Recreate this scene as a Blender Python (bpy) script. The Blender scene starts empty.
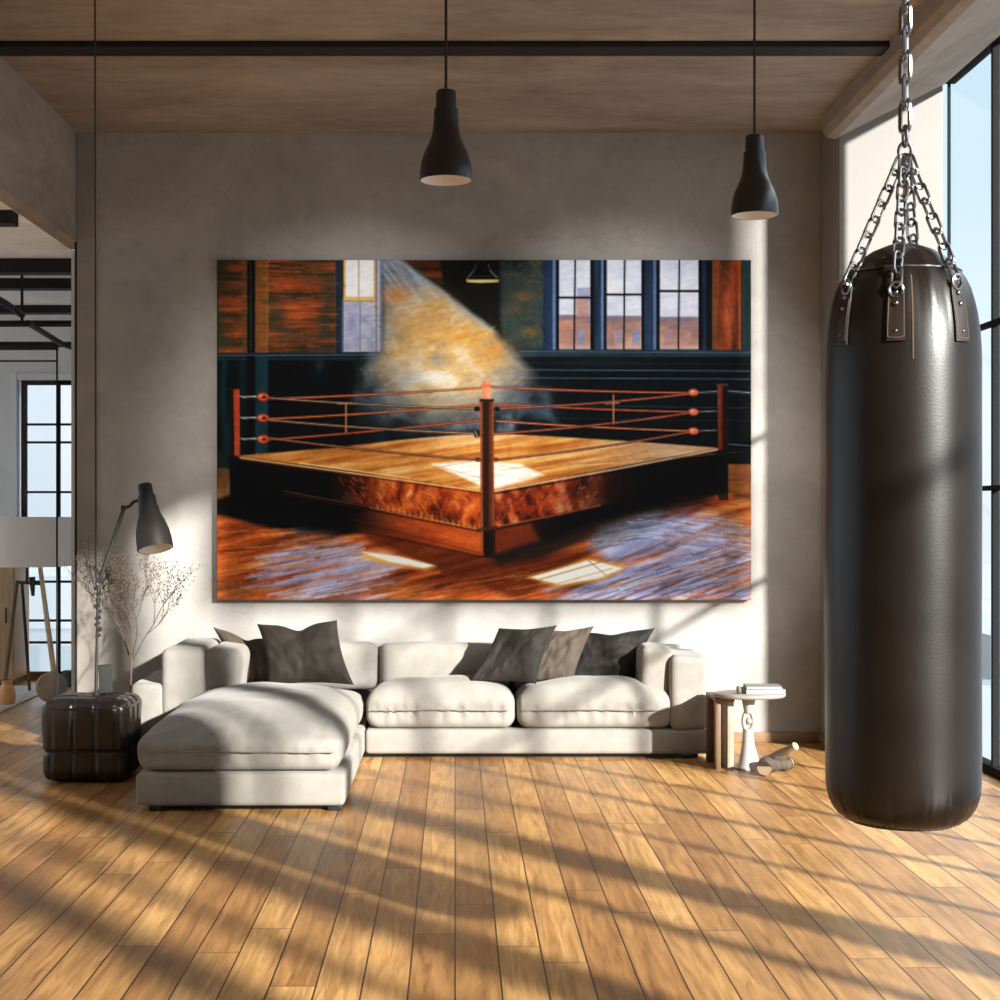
import bpy, bmesh, math, random
import numpy as np
from mathutils import Vector, Matrix, noise
PI = math.pi
random.seed(7)
SC = bpy.context.scene
COL = SC.collection
F, CX, CY, CH = 1525.0, 455.0, 515.0, 1.34        # focal length in pixels, vanishing point, eye height

def P(px, py, Y):                                   # measured photo point at a given distance into the room
    return Vector(((px-CX)/F*Y, Y, CH-(py-CY)/F*Y))

# ------------------------------------------------------------------ materials
def new_mat(name):
    m = bpy.data.materials.new(name); m.use_nodes = True
    nt = m.node_tree
    return m, nt, nt.nodes['Principled BSDF']

def lin(c):
    return tuple(((v/255)/12.92 if v/255 <= .04045 else ((v/255+.055)/1.055)**2.4) for v in c)

def N(nt, t, **kw):
    n = nt.nodes.new(t)
    for k, v in kw.items():
        if hasattr(n, k): setattr(n, k, v)
        else: n.inputs[k].default_value = v
    return n

def simple(name, c, rough=.5, metal=0, spec=.5, bump=None, sheen=0, coat=0, vary=0, vscale=8):
    m, nt, b = new_mat(name)
    b.inputs['Base Color'].default_value = (*c, 1)
    b.inputs['Roughness'].default_value = rough
    b.inputs['Metallic'].default_value = metal
    b.inputs['Specular IOR Level'].default_value = spec
    if sheen: b.inputs['Sheen Weight'].default_value = sheen
    if coat:
        b.inputs['Coat Weight'].default_value = coat; b.inputs['Coat Roughness'].default_value = .12
    tc = N(nt, 'ShaderNodeTexCoord')
    if vary:
        nz = N(nt, 'ShaderNodeTexNoise'); nz.inputs['Scale'].default_value = vscale; nz.inputs['Detail'].default_value = 6
        nt.links.new(tc.outputs['Object'], nz.inputs['Vector'])
        mx = N(nt, 'ShaderNodeMix', data_type='RGBA')
        mx.inputs[6].default_value = (*[v*(1-vary) for v in c], 1); mx.inputs[7].default_value = (*[min(1, v*(1+vary)) for v in c], 1)
        nt.links.new(nz.outputs[0], mx.inputs[0]); nt.links.new(mx.outputs[2], b.inputs['Base Color'])
    if bump:
        nz = N(nt, 'ShaderNodeTexNoise'); nz.inputs['Scale'].default_value = bump[0]; nz.inputs['Detail'].default_value = 5
        nt.links.new(tc.outputs['Object'], nz.inputs['Vector'])
        bp = N(nt, 'ShaderNodeBump'); bp.inputs['Strength'].default_value = bump[1]; bp.inputs['Distance'].default_value = .01
        nt.links.new(nz.outputs[0], bp.inputs['Height']); nt.links.new(bp.outputs[0], b.inputs['Normal'])
    return m

def concrete(name, c, var=.22, rough=.75, scale=1.0, streak=(1, 1, 1), tint=(1, 1, 1)):
    m, nt, b = new_mat(name)
    b.inputs['Roughness'].default_value = rough
    b.inputs['Specular IOR Level'].default_value = .25
    tc = N(nt, 'ShaderNodeTexCoord'); mp = N(nt, 'ShaderNodeMapping'); mp.inputs['Scale'].default_value = streak
    nt.links.new(tc.outputs['Object'], mp.inputs['Vector'])
    def noi(s, d, r=.6, dist=0):
        n = N(nt, 'ShaderNodeTexNoise'); n.inputs['Scale'].default_value = s*scale; n.inputs['Detail'].default_value = d
        n.inputs['Roughness'].default_value = r; n.inputs['Distortion'].default_value = dist
        nt.links.new(mp.outputs[0], n.inputs['Vector']); return n
    a, f, g = noi(.9, 8, .62, .6), noi(7, 10, .7), noi(120, 3, .7)
    def mth(op, x, y):
        n = N(nt, 'ShaderNodeMath', operation=op)
        for i, v in enumerate((x, y)):
            if isinstance(v, (int, float)): n.inputs[i].default_value = v
            else: nt.links.new(v, n.inputs[i])
        return n.outputs[0]
    s = mth('ADD', mth('MULTIPLY', a.outputs[0], .62), mth('ADD', mth('MULTIPLY', f.outputs[0], .28), mth('MULTIPLY', g.outputs[0], .16)))
    rp = N(nt, 'ShaderNodeValToRGB')
    rp.color_ramp.elements[0].position = .34; rp.color_ramp.elements[1].position = .70
    rp.color_ramp.elements[0].color = (*[v*(1-var)*t for v, t in zip(c, tint)], 1)
    rp.color_ramp.elements[1].color = (*[min(1, v*(1+var)) for v in c], 1)
    nt.links.new(s, rp.inputs[0])
    # small pits and hairline cracks
    vo = N(nt, 'ShaderNodeTexVoronoi', feature='DISTANCE_TO_EDGE'); vo.inputs['Scale'].default_value = .55*scale
    dn = noi(2.5, 6, .6)
    ad = N(nt, 'ShaderNodeVectorMath', operation='ADD')
    sc = N(nt, 'ShaderNodeVectorMath', operation='SCALE'); sc.inputs['Scale'].default_value = .5
    nt.links.new(dn.outputs[1], sc.inputs[0]); nt.links.new(mp.outputs[0], ad.inputs[0]); nt.links.new(sc.outputs[0], ad.inputs[1])
    nt.links.new(ad.outputs[0], vo.inputs['Vector'])
    cr = N(nt, 'ShaderNodeMapRange'); cr.inputs[1].default_value = 0; cr.inputs[2].default_value = .004
    cr.inputs[3].default_value = .88; cr.inputs[4].default_value = 1
    nt.links.new(vo.outputs[0], cr.inputs[0])
    mx = N(nt, 'ShaderNodeMix', data_type='RGBA', blend_type='MULTIPLY'); mx.inputs[0].default_value = 1
    nt.links.new(rp.outputs[0], mx.inputs[6]); nt.links.new(cr.outputs[0], mx.inputs[7])
    nt.links.new(mx.outputs[2], b.inputs['Base Color'])
    bp = N(nt, 'ShaderNodeBump'); bp.inputs['Strength'].default_value = .25; bp.inputs['Distance'].default_value = .008
    nt.links.new(s, bp.inputs['Height']); nt.links.new(bp.outputs[0], b.inputs['Normal'])
    return m

def wood_floor(name):
    m, nt, b = new_mat(name)
    tc = N(nt, 'ShaderNodeTexCoord')
    mp = N(nt, 'ShaderNodeMapping'); mp.inputs['Rotation'].default_value = (0, 0, PI/2)
    nt.links.new(tc.outputs['Object'], mp.inputs['Vector'])
    sp = N(nt, 'ShaderNodeSeparateXYZ'); nt.links.new(mp.outputs[0], sp.inputs[0])
    dv = N(nt, 'ShaderNodeMath', operation='DIVIDE'); dv.inputs[1].default_value = .132; nt.links.new(sp.outputs[1], dv.inputs[0])
    flr = N(nt, 'ShaderNodeMath', operation='FLOOR'); nt.links.new(dv.outputs[0], flr.inputs[0])
    wn = N(nt, 'ShaderNodeTexWhiteNoise', noise_dimensions='1D'); nt.links.new(flr.outputs[0], wn.inputs['W'])
    sh = N(nt, 'ShaderNodeMath', operation='MULTIPLY_ADD'); sh.inputs[1].default_value = 9.0
    nt.links.new(wn.outputs[0], sh.inputs[0]); nt.links.new(sp.outputs[0], sh.inputs[2])
    cbv = N(nt, 'ShaderNodeCombineXYZ'); nt.links.new(sh.outputs[0], cbv.inputs[0]); nt.links.new(sp.outputs[1], cbv.inputs[1])
    def brick(c1, c2, mortar, ms):
        n = N(nt, 'ShaderNodeTexBrick'); n.offset = 0
        n.inputs['Color1'].default_value = (*c1, 1); n.inputs['Color2'].default_value = (*c2, 1); n.inputs['Mortar'].default_value = (*mortar, 1)
        n.inputs['Scale'].default_value = 1; n.inputs['Mortar Size'].default_value = ms; n.inputs['Mortar Smooth'].default_value = .2
        n.inputs['Bias'].default_value = 0; n.inputs['Brick Width'].default_value = 1.7; n.inputs['Row Height'].default_value = .132
        nt.links.new(cbv.outputs[0], n.inputs['Vector']); return n
    br = brick((.345, .172, .058), (.57, .33, .122), (.045, .022, .010), .0028)
    idn = brick((0, 0, 0), (1, 1, 1), (.5, .5, .5), 0)
    mp2 = N(nt, 'ShaderNodeMapping'); mp2.inputs['Scale'].default_value = (16, 1.1, 1)
    ad = N(nt, 'ShaderNodeVectorMath', operation='ADD')
    sc = N(nt, 'ShaderNodeVectorMath', operation='SCALE'); sc.inputs['Scale'].default_value = 7.3
    nt.links.new(idn.outputs[0], sc.inputs[0]); nt.links.new(tc.outputs['Object'], mp2.inputs['Vector'])
    nt.links.new(mp2.outputs[0], ad.inputs[0]); nt.links.new(sc.outputs[0], ad.inputs[1])
    gr = N(nt, 'ShaderNodeTexNoise'); gr.inputs['Scale'].default_value = 2.2; gr.inputs['Detail'].default_value = 9; gr.inputs['Roughness'].default_value = .68; gr.inputs['Distortion'].default_value = .7
    nt.links.new(ad.outputs[0], gr.inputs['Vector'])
    rp = N(nt, 'ShaderNodeValToRGB'); rp.color_ramp.elements[0].position = .3; rp.color_ramp.elements[1].position = .72
    rp.color_ramp.elements[0].color = (.44, .36, .29, 1); rp.color_ramp.elements[1].color = (1.3, 1.3, 1.28, 1)
    nt.links.new(gr.outputs[0], rp.inputs[0])
    mx = N(nt, 'ShaderNodeMix', data_type='RGBA', blend_type='MULTIPLY'); mx.inputs[0].default_value = 1
    nt.links.new(br.outputs[0], mx.inputs[6]); nt.links.new(rp.outputs[0], mx.inputs[7])
    pt = N(nt, 'ShaderNodeTexNoise'); pt.inputs['Scale'].default_value = 1.6; pt.inputs['Detail'].default_value = 4
    nt.links.new(tc.outputs['Object'], pt.inputs['Vector'])
    r3 = N(nt, 'ShaderNodeMapRange'); r3.inputs[1].default_value = .3; r3.inputs[2].default_value = .7; r3.inputs[3].default_value = .8; r3.inputs[4].default_value = 1.15
    nt.links.new(pt.outputs[0], r3.inputs[0])
    mx2 = N(nt, 'ShaderNodeMix', data_type='RGBA', blend_type='MULTIPLY'); mx2.inputs[0].default_value = 1
    nt.links.new(mx.outputs[2], mx2.inputs[6]); nt.links.new(r3.outputs[0], mx2.inputs[7])
    nt.links.new(mx2.outputs[2], b.inputs['Base Color'])
    rr = N(nt, 'ShaderNodeMapRange'); rr.inputs[3].default_value = .30; rr.inputs[4].default_value = .46
    nt.links.new(gr.outputs[0], rr.inputs[0]); nt.links.new(rr.outputs[0], b.inputs['Roughness'])
    b.inputs['Specular IOR Level'].default_value = .45
    bp = N(nt, 'ShaderNodeBump'); bp.inputs['Strength'].default_value = .35; bp.inputs['Distance'].default_value = .004
    iv = N(nt, 'ShaderNodeMath', operation='MULTIPLY_ADD'); iv.inputs[1].default_value = -1.0
    nt.links.new(br.outputs['Fac'], iv.inputs[0])
    g2 = N(nt, 'ShaderNodeMath', operation='MULTIPLY'); g2.inputs[1].default_value = .25
    nt.links.new(gr.outputs[0], g2.inputs[0]); nt.links.new(g2.outputs[0], iv.inputs[2])
    nt.links.new(iv.outputs[0], bp.inputs['Height']); nt.links.new(bp.outputs[0], b.inputs['Normal'])
    return m

def wood(name, c1, c2, stretch=(14, 14, 1.2), rough=.5, scale=2):
    m, nt, b = new_mat(name)
    tc = N(nt, 'ShaderNodeTexCoord'); mp = N(nt, 'ShaderNodeMapping'); mp.inputs['Scale'].default_value = stretch
    nt.links.new(tc.outputs['Object'], mp.inputs['Vector'])
    nz = N(nt, 'ShaderNodeTexNoise'); nz.inputs['Scale'].default_value = scale; nz.inputs['Detail'].default_value = 7; nz.inputs['Distortion'].default_value = .6
    nt.links.new(mp.outputs[0], nz.inputs['Vector'])
    rp = N(nt, 'ShaderNodeValToRGB'); rp.color_ramp.elements[0].position = .35; rp.color_ramp.elements[1].position = .65
    rp.color_ramp.elements[0].color = (*c1, 1); rp.color_ramp.elements[1].color = (*c2, 1)
    nt.links.new(nz.outputs[0], rp.inputs[0]); nt.links.new(rp.outputs[0], b.inputs['Base Color'])
    b.inputs['Roughness'].default_value = rough
    return m

def fabric(name, c, weave=900, bump=.25, vary=.12, rough=.9, sheen=.15):
    m, nt, b = new_mat(name)
    tc = N(nt, 'ShaderNodeTexCoord')
    n1 = N(nt, 'ShaderNodeTexNoise'); n1.inputs['Scale'].default_value = 14; n1.inputs['Detail'].default_value = 6
    n2 = N(nt, 'ShaderNodeTexNoise'); n2.inputs['Scale'].default_value = weave/3; n2.inputs['Detail'].default_value = 2
    for n in (n1, n2): nt.links.new(tc.outputs['Object'], n.inputs['Vector'])
    av = N(nt, 'ShaderNodeMath', operation='ADD'); nt.links.new(n1.outputs[0], av.inputs[0]); nt.links.new(n2.outputs[0], av.inputs[1])
    mr = N(nt, 'ShaderNodeMapRange'); mr.inputs[1].default_value = .7; mr.inputs[2].default_value = 1.3
    nt.links.new(av.outputs[0], mr.inputs[0])
    mx = N(nt, 'ShaderNodeMix', data_type='RGBA')
    mx.inputs[6].default_value = (*[v*(1-vary) for v in c], 1); mx.inputs[7].default_value = (*[min(1, v*(1+vary)) for v in c], 1)
    nt.links.new(mr.outputs[0], mx.inputs[0]); nt.links.new(mx.outputs[2], b.inputs['Base Color'])
    bp = N(nt, 'ShaderNodeBump'); bp.inputs['Strength'].default_value = bump; bp.inputs['Distance'].default_value = .003
    nt.links.new(n2.outputs[0], bp.inputs['Height']); nt.links.new(bp.outputs[0], b.inputs['Normal'])
    b.inputs['Roughness'].default_value = rough; b.inputs['Sheen Weight'].default_value = sheen; b.inputs['Specular IOR Level'].default_value = .2
    return m

def leather(name, c, rough=.36, grain=160, bump=.22, spec=.5, coat=0):
    m, nt, b = new_mat(name)
    tc = N(nt, 'ShaderNodeTexCoord')
    vo = N(nt, 'ShaderNodeTexVoronoi'); vo.inputs['Scale'].default_value = grain
    n1 = N(nt, 'ShaderNodeTexNoise'); n1.inputs['Scale'].default_value = 5; n1.inputs['Detail'].default_value = 6
    for n in (vo, n1): nt.links.new(tc.outputs['Object'], n.inputs['Vector'])
    bp = N(nt, 'ShaderNodeBump'); bp.inputs['Strength'].default_value = bump; bp.inputs['Distance'].default_value = .002
    nt.links.new(vo.outputs[0], bp.inputs['Height']); nt.links.new(bp.outputs[0], b.inputs['Normal'])
    mr = N(nt, 'ShaderNodeMapRange'); mr.inputs[3].default_value = rough-.06; mr.inputs[4].default_value = rough+.08
    nt.links.new(n1.outputs[0], mr.inputs[0]); nt.links.new(mr.outputs[0], b.inputs['Roughness'])
    mx = N(nt, 'ShaderNodeMix', data_type='RGBA')
    mx.inputs[6].default_value = (*[v*.75 for v in c], 1); mx.inputs[7].default_value = (*[v*1.3 for v in c], 1)
    nt.links.new(n1.outputs[0], mx.inputs[0]); nt.links.new(mx.outputs[2], b.inputs['Base Color'])
    b.inputs['Specular IOR Level'].default_value = spec
    b.inputs['Coat Weight'].default_value = coat; b.inputs['Coat Roughness'].default_value = .3
    return m

def thin_glass(name, gloss=.05, tint=(.97, .985, 1)):
    m = bpy.data.materials.new(name); m.use_nodes = True; nt = m.node_tree
    nt.nodes.clear()
    out = N(nt, 'ShaderNodeOutputMaterial'); tr = N(nt, 'ShaderNodeBsdfTransparent'); gl = N(nt, 'ShaderNodeBsdfGlossy')
    tr.inputs[0].default_value = (*tint, 1); gl.inputs['Roughness'].default_value = .02
    mx = N(nt, 'ShaderNodeMixShader'); mx.inputs[0].default_value = gloss
    nt.links.new(tr.outputs[0], mx.inputs[1]); nt.links.new(gl.outputs[0], mx.inputs[2]); nt.links.new(mx.outputs[0], out.inputs[0])
    return m

def glow(name, c, s):
    m, nt, b = new_mat(name)
    b.inputs['Base Color'].default_value = (*c, 1); b.inputs['Emission Color'].default_value = (*c, 1); b.inputs['Emission Strength'].default_value = s
    return m

def facade(name, c, glass, w, h):
    m, nt, b = new_mat(name)
    tc = N(nt, 'ShaderNodeTexCoord')
    sx = N(nt, 'ShaderNodeSeparateXYZ'); nt.links.new(tc.outputs['Object'], sx.inputs[0])
    ad = N(nt, 'ShaderNodeMath', operation='ADD'); nt.links.new(sx.outputs[0], ad.inputs[0]); nt.links.new(sx.outputs[1], ad.inputs[1])
    cb = N(nt, 'ShaderNodeCombineXYZ'); nt.links.new(ad.outputs[0], cb.inputs[0]); nt.links.new(sx.outputs[2], cb.inputs[1])
    br = N(nt, 'ShaderNodeTexBrick'); br.offset = 0
    br.inputs['Color1'].default_value = (*glass, 1); br.inputs['Color2'].default_value = (*[v*1.25 for v in glass], 1); br.inputs['Mortar'].default_value = (*c, 1)
    br.inputs['Scale'].default_value = 1; br.inputs['Mortar Size'].default_value = h*.22; br.inputs['Brick Width'].default_value = w; br.inputs['Row Height'].default_value = h
    nt.links.new(cb.outputs[0], br.inputs['Vector']); nt.links.new(br.outputs[0], b.inputs['Base Color'])
    b.inputs['Roughness'].default_value = .7
    return m

M = {}
M['wall'] = concrete('wall_concrete', (.305, .288, .268), .34, .8)
M['pier'] = concrete('pier_concrete', (.235, .21, .185), .26, .8)
M['ceiling'] = concrete('ceiling_concrete', (.305, .25, .203), .5, .8, 1.2, (.7, 1.7, 1))
M['beamface'] = concrete('bulkhead_concrete', (.31, .26, .215), .42, .8, 1.3, (1, .7, 1.6))
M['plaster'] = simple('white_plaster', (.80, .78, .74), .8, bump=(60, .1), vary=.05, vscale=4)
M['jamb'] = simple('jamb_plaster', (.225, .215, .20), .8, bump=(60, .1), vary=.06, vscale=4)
M['greywall'] = concrete('grey_plaster', (.76, .77, .77), .12, .8)
M['pale'] = concrete('pale_concrete', (.80, .79, .77), .2, .8, 2.0)
M['floor'] = wood_floor('oak_floor')
M['steel'] = simple('dark_steel', (.012, .0115, .0115), .6, .1, .3)
M['frame'] = simple('window_frame_paint', (.014, .016, .018), .9, 0, .03)
M['whiteframe'] = simple('white_frame_paint', (.8, .82, .84), .5)
M['black'] = simple('black_enamel', (.012, .012, .014), .33, 0, .5, coat=.2)
M['darkgrey'] = simple('dark_grey_enamel', (.018, .016, .0145), .5, 0, .35)
M['cord'] = simple('black_cord', (.01, .01, .01), .6)
M['shadewhite'] = simple('white_enamel', (.85, .8, .72), .5)
M['bulb'] = simple('opal_bulb', (.72, .66, .56), .35)
M['linen'] = fabric('cream_linen', (.245, .229, .203))
M['linen2'] = fabric('cream_linen_piping', (.19, .175, .15))
M['charcoal'] = fabric('charcoal_velvet', (.0145, .0115, .009), bump=.15, vary=.25, rough=.75, sheen=.06)
M['umber'] = fabric('umber_velvet', (.017, .0132, .010), bump=.15, vary=.25, rough=.75, sheen=.06)
M['taupe'] = fabric('taupe_velvet', (.060, .046, .034), bump=.15, vary=.25, rough=.75, sheen=.06)
M['black_cloth'] = fabric('black_brown_velvet', (.0105, .0085, .007), bump=.15, vary=.25, rough=.7, sheen=.05)
M['bag'] = leather('bag_leather', (.0062, .0038, .0026), .33, 190, .05, .42, 0)
M['bagtab'] = leather('bag_tab_leather', (.014, .0085, .006), .42, 200, .15)
M['thread'] = simple('tan_thread', (.085, .052, .032), .8)
M['pouf'] = leather('pouf_leather', (.012, .008, .0065), .30, 120, .12, .5, .05)
M['chrome'] = simple('chain_steel', (.30, .30, .31), .25, 1)
M['twig'] = simple('brown_twig', (.065, .045, .03), .8, vary=.3)
M['bud'] = simple('brown_bud', (.10, .075, .048), .8, vary=.4, vscale=60)
M['pot'] = simple('dark_clay', (.05, .045, .04), .7)
M['case'] = simple('charcoal_case', (.010, .0095, .0095), .85, bump=(200, .1))
M['bone'] = simple('bleached_driftwood', (.32, .305, .28), .6, vary=.1, vscale=12, bump=(30, .15))
M['tabletop'] = simple('pale_stone', (.25, .225, .195), .35, vary=.12, vscale=10)
M['tablewood'] = wood('brown_table_wood', (.085, .045, .022), (.16, .09, .048))
M['paleboard'] = wood('pale_board', (.26, .20, .14), (.36, .29, .22))
M['base'] = wood('oak_baseboard', (.16, .09, .042), (.24, .145, .075), (1.2, 14, 14))
M['paper'] = simple('white_paper', (.30, .295, .28), .7, vary=.05)
M['papergrey'] = simple('grey_cover', (.2, .195, .19), .6, vary=.1)
M['stonegrey'] = simple('grey_stone', (.10, .097, .09), .7, vary=.3, vscale=30)
M['barkdark'] = wood('dark_bark', (.03, .02, .014), (.08, .054, .038), (18, 18, 3), .9)
M['barklight'] = wood('peeled_log', (.22, .155, .10), (.33, .25, .175), (18, 18, 3), .8)
M['cut'] = simple('cut_wood_end', (.30, .225, .15), .8, vary=.2, vscale=40)
M['rug'] = fabric('grey_rug', (.42, .41, .41), 400, .4)
M['lampshade'] = fabric('white_shade_fabric', (.8, .775, .74), 700, .1, .04)
M['legdark'] = wood('dark_leg_wood', (.09, .055, .03), (.16, .1, .06))
M['leglight'] = wood('light_leg_wood', (.52, .40, .24), (.66, .53, .34))
M['disc'] = wood('grey_brown_disc', (.15, .12, .09), (.24, .19, .14), (6, 6, 6))
M['cab'] = wood('honey_cabinet_wood', (.42, .26, .12), (.56, .38, .20))
M['terracotta'] = simple('orange_glaze', (.62, .28, .08), .4)
M['basket'] = simple('dark_wicker', (.05, .05, .05), .8, bump=(90, .5))
M['glass'] = thin_glass('window_glass')
M['glass2'] = thin_glass('partition_glass', .04)
M['ground'] = simple('city_ground', (.16, .18, .20), .9, vary=.2, vscale=.02)

# ------------------------------------------------------------------ mesh helpers
class MB:
    def __init__(s): s.bm = bmesh.new()
    def _mat(s, fs, mi):
        if mi:
            for f in fs: f.material_index = mi
    def box(s, lo, hi, bev=0, seg=2, mi=0, mx=None):
        lo, hi = Vector(lo), Vector(hi)
        r = bmesh.ops.create_cube(s.bm, size=1)
        vs = r['verts']
        c, d = (lo+hi)/2, hi-lo
        for v in vs: v.co = Vector((v.co.x*d.x, v.co.y*d.y, v.co.z*d.z))+c
        fs = set(f for v in vs for f in v.link_faces); s._mat(fs, mi)
        if bev:
            es = list(set(e for v in vs for e in v.link_edges))
            g = bmesh.ops.bevel(s.bm, geom=es, offset=bev, segments=seg, affect='EDGES', profile=.6)
            vs = list(set(v for f in g['faces'] for v in f.verts) | set(v for v in vs if v.is_valid))
        if mx is not None:
            for v in vs:
                if v.is_valid: v.co = mx @ v.co
        return s
    def tube(s, pts, rad, n=10, cap=True, mi=0, close=False):
        pts = [Vector(p) for p in pts]; k = len(pts)
        if not isinstance(rad, (list, tuple)): rad = [rad]*k
        rings = []; up = None
        for i, p in enumerate(pts):
            if close: t = (pts[(i+1) % k]-pts[i-1])
            else: t = (pts[min(i+1, k-1)]-pts[max(i-1, 0)])
            t.normalize()
            if up is None:
                up = Vector((0, 0, 1)) if abs(t.z) < .9 else Vector((1, 0, 0))
            a = (up - t*up.dot(t))
            if a.length < 1e-6: a = t.orthogonal()
            a.normalize(); up = a; b = t.cross(a)
            rings.append([s.bm.verts.new(p+(a*math.cos(2*PI*j/n)+b*math.sin(2*PI*j/n))*rad[i]) for j in range(n)])
        fs = []
        for i in range(k if close else k-1):
            A, B = rings[i], rings[(i+1) % k]
            for j in range(n): fs.append(s.bm.faces.new((A[j], A[(j+1) % n], B[(j+1) % n], B[j])))
        if cap and not close:
            fs.append(s.bm.faces.new(rings[0][::-1])); fs.append(s.bm.faces.new(rings[-1]))
        s._mat(fs, mi); return s
    def lathe(s, prof, n=48, mx=Matrix(), fn=None, mi=0):
        rings = []
        for r, z in prof:
            if r < 1e-6: rings.append([s.bm.verts.new(mx @ Vector((0, 0, z)))])
            else:
                ring = []
                for j in range(n):
                    a = 2*PI*j/n
                    rr = r*(fn(a, z) if fn else 1)
                    ring.append(s.bm.verts.new(mx @ Vector((rr*math.cos(a), rr*math.sin(a), z))))
                rings.append(ring)
        fs = []
        for A, B in zip(rings, rings[1:]):
            if len(A) == 1 and len(B) == 1: continue
            for j in range(n):
                k = (j+1) % n
                if len(A) == 1: fs.append(s.bm.faces.new((A[0], B[k], B[j])))
                elif len(B) == 1: fs.append(s.bm.faces.new((A[j], A[k], B[0])))
                else: fs.append(s.bm.faces.new((A[j], A[k], B[k], B[j])))
        s._mat(fs, mi); return s
    def soft(s, size, r, fn=None, mx=Matrix(), seg=4, step=.04):
        """rounded box of full size (sx,sy,sz), corner radius r, then deformed by fn(co, unit)"""
        h = Vector(size)/2
        def axis(L):
            k = max(2, int(math.ceil(2*(L-r)/step)))
            return [-L+r*(1-math.cos(PI/2*i/seg)) for i in range(seg)] + [-(L-r)+2*(L-r)*i/k for i in range(k+1)] + [L-r*(1-math.cos(PI/2*i/seg)) for i in range(seg-1, -1, -1)]
        ax = [axis(h.x), axis(h.y), axis(h.z)]
        cache = {}
        inner = Vector((h.x-r, h.y-r, h.z-r))
        def vert(p):
            key = (round(p[0], 5), round(p[1], 5), round(p[2], 5))
            if key in cache: return cache[key]
            q = Vector([max(-inner[i], min(inner[i], p[i])) for i in range(3)])
            d = Vector(p)-q
            co = q+d.normalized()*r if d.length > 1e-7 else Vector(p)
            u = Vector((co.x/h.x, co.y/h.y, co.z/h.z))
            if fn: co = fn(co, u)
            v = s.bm.verts.new(mx @ co); cache[key] = v; return v
        for a in range(3):
            b, c = (a+1) % 3, (a+2) % 3
            for sg in (-1, 1):
                for i in range(len(ax[b])-1):
                    for j in range(len(ax[c])-1):
                        q = []
                        for (ii, jj) in ((i, j), (i+1, j), (i+1, j+1), (i, j+1)):
                            p = [0, 0, 0]; p[a] = sg*h[a]; p[b] = ax[b][ii]; p[c] = ax[c][jj]; q.append(vert(p))
                        if sg < 0: q.reverse()
                        if len(set(q)) == 4: s.bm.faces.new(q)
        return s
    def ball(s, c, r, n=8):
        b = bmesh.ops.create_uvsphere(s.bm, u_segments=n, v_segments=max(4, n//2), radius=r, matrix=Matrix.Translation(c)); return s
    def build(s, name, mat, parent=None, smooth=True, ang=40, org=None):
        me = bpy.data.meshes.new(name)
        bmesh.ops.recalc_face_normals(s.bm, faces=s.bm.faces)
        if org is not None:
            for v in s.bm.verts: v.co -= Vector(org)
        s.bm.to_mesh(me); s.bm.free()
        for m in (mat if isinstance(mat, (list, tuple)) else [mat]): me.materials.append(m)
        if smooth:
            me.shade_smooth(); me.set_sharp_from_angle(angle=math.radians(ang))
        o = bpy.data.objects.new(name, me); COL.objects.link(o)
        if org is not None: o.location = org
        if parent is not None:
            o.parent = parent
            o.location = (Vector(org) if org is not None else Vector()) - Vector(WORLD.get(parent.name, (0, 0, 0)))
            WORLD[o.name] = Vector(org) if org is not None else Vector((0, 0, 0))
        else:
            WORLD[o.name] = Vector(org) if org is not None else Vector((0, 0, 0))
        return o
WORLD = {}      # world position of each object's origin (no rotations are used on parents)

def tag(o, label, cat, group=None, kind=None):
    o['label'] = label; o['category'] = cat
    if group: o['group'] = group
    if kind: o['kind'] = kind
    return o
def thing(name, loc, label, cat, group=None):
    o = bpy.data.objects.new(name, None); COL.objects.link(o); o.location = loc; o.empty_display_size = .1
    WORLD[o.name] = Vector(loc)
    return tag(o, label, cat, group)
def struct(name, mb, mat, smooth=False):
    o = mb.build(name, mat, smooth=smooth); o['kind'] = 'structure'; return o
def copy_tree(root, delta, label):
    r = root.copy(); COL.objects.link(r); r.location = root.location+Vector(delta); r['label'] = label
    for ch in list(root.children):
        c = ch.copy(); COL.objects.link(c); c.parent = r
        for g in list(ch.children):
            d = g.copy(); COL.objects.link(d); d.parent = c
    return r

# ------------------------------------------------------------------ room shell
XL, XR, XG = -2.23, 2.155, 2.75        # left edge of the wall, right wall face, glazing line
YB, ZC, ZL = 9.0, 3.595, 2.95          # back wall, ceiling, lower ceiling of the left room
YW = 12.3                              # window wall of the left room
YJ = 8.60                              # window jamb
YN = -4.0

mb = MB(); mb.box((-6.2, YN-.2, -.15), (XG+.12, YW+.2, 0)); struct('floor', mb, M['floor'])
mb = MB(); mb.box((XL, YB, 0), (XG, YB+.25, ZC+.2)); struct('wall_back', mb, M['wall'])
mb = MB(); mb.box((XL-.1, YN, ZC), (XR, YB, ZC+.25)); struct('ceiling', mb, M['ceiling'])
# bulkhead that divides the two ceilings
mb = MB(); mb.box((XL-.1, YN, ZL), (XL, YB+.25, ZC)); struct('trim_1', mb, M['beamface'])
mb = MB(); mb.box((-6.2, YN, ZL), (XL-.1, YW+.2, ZL+.2)); struct('ceiling_left', mb, M['pale'])
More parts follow.
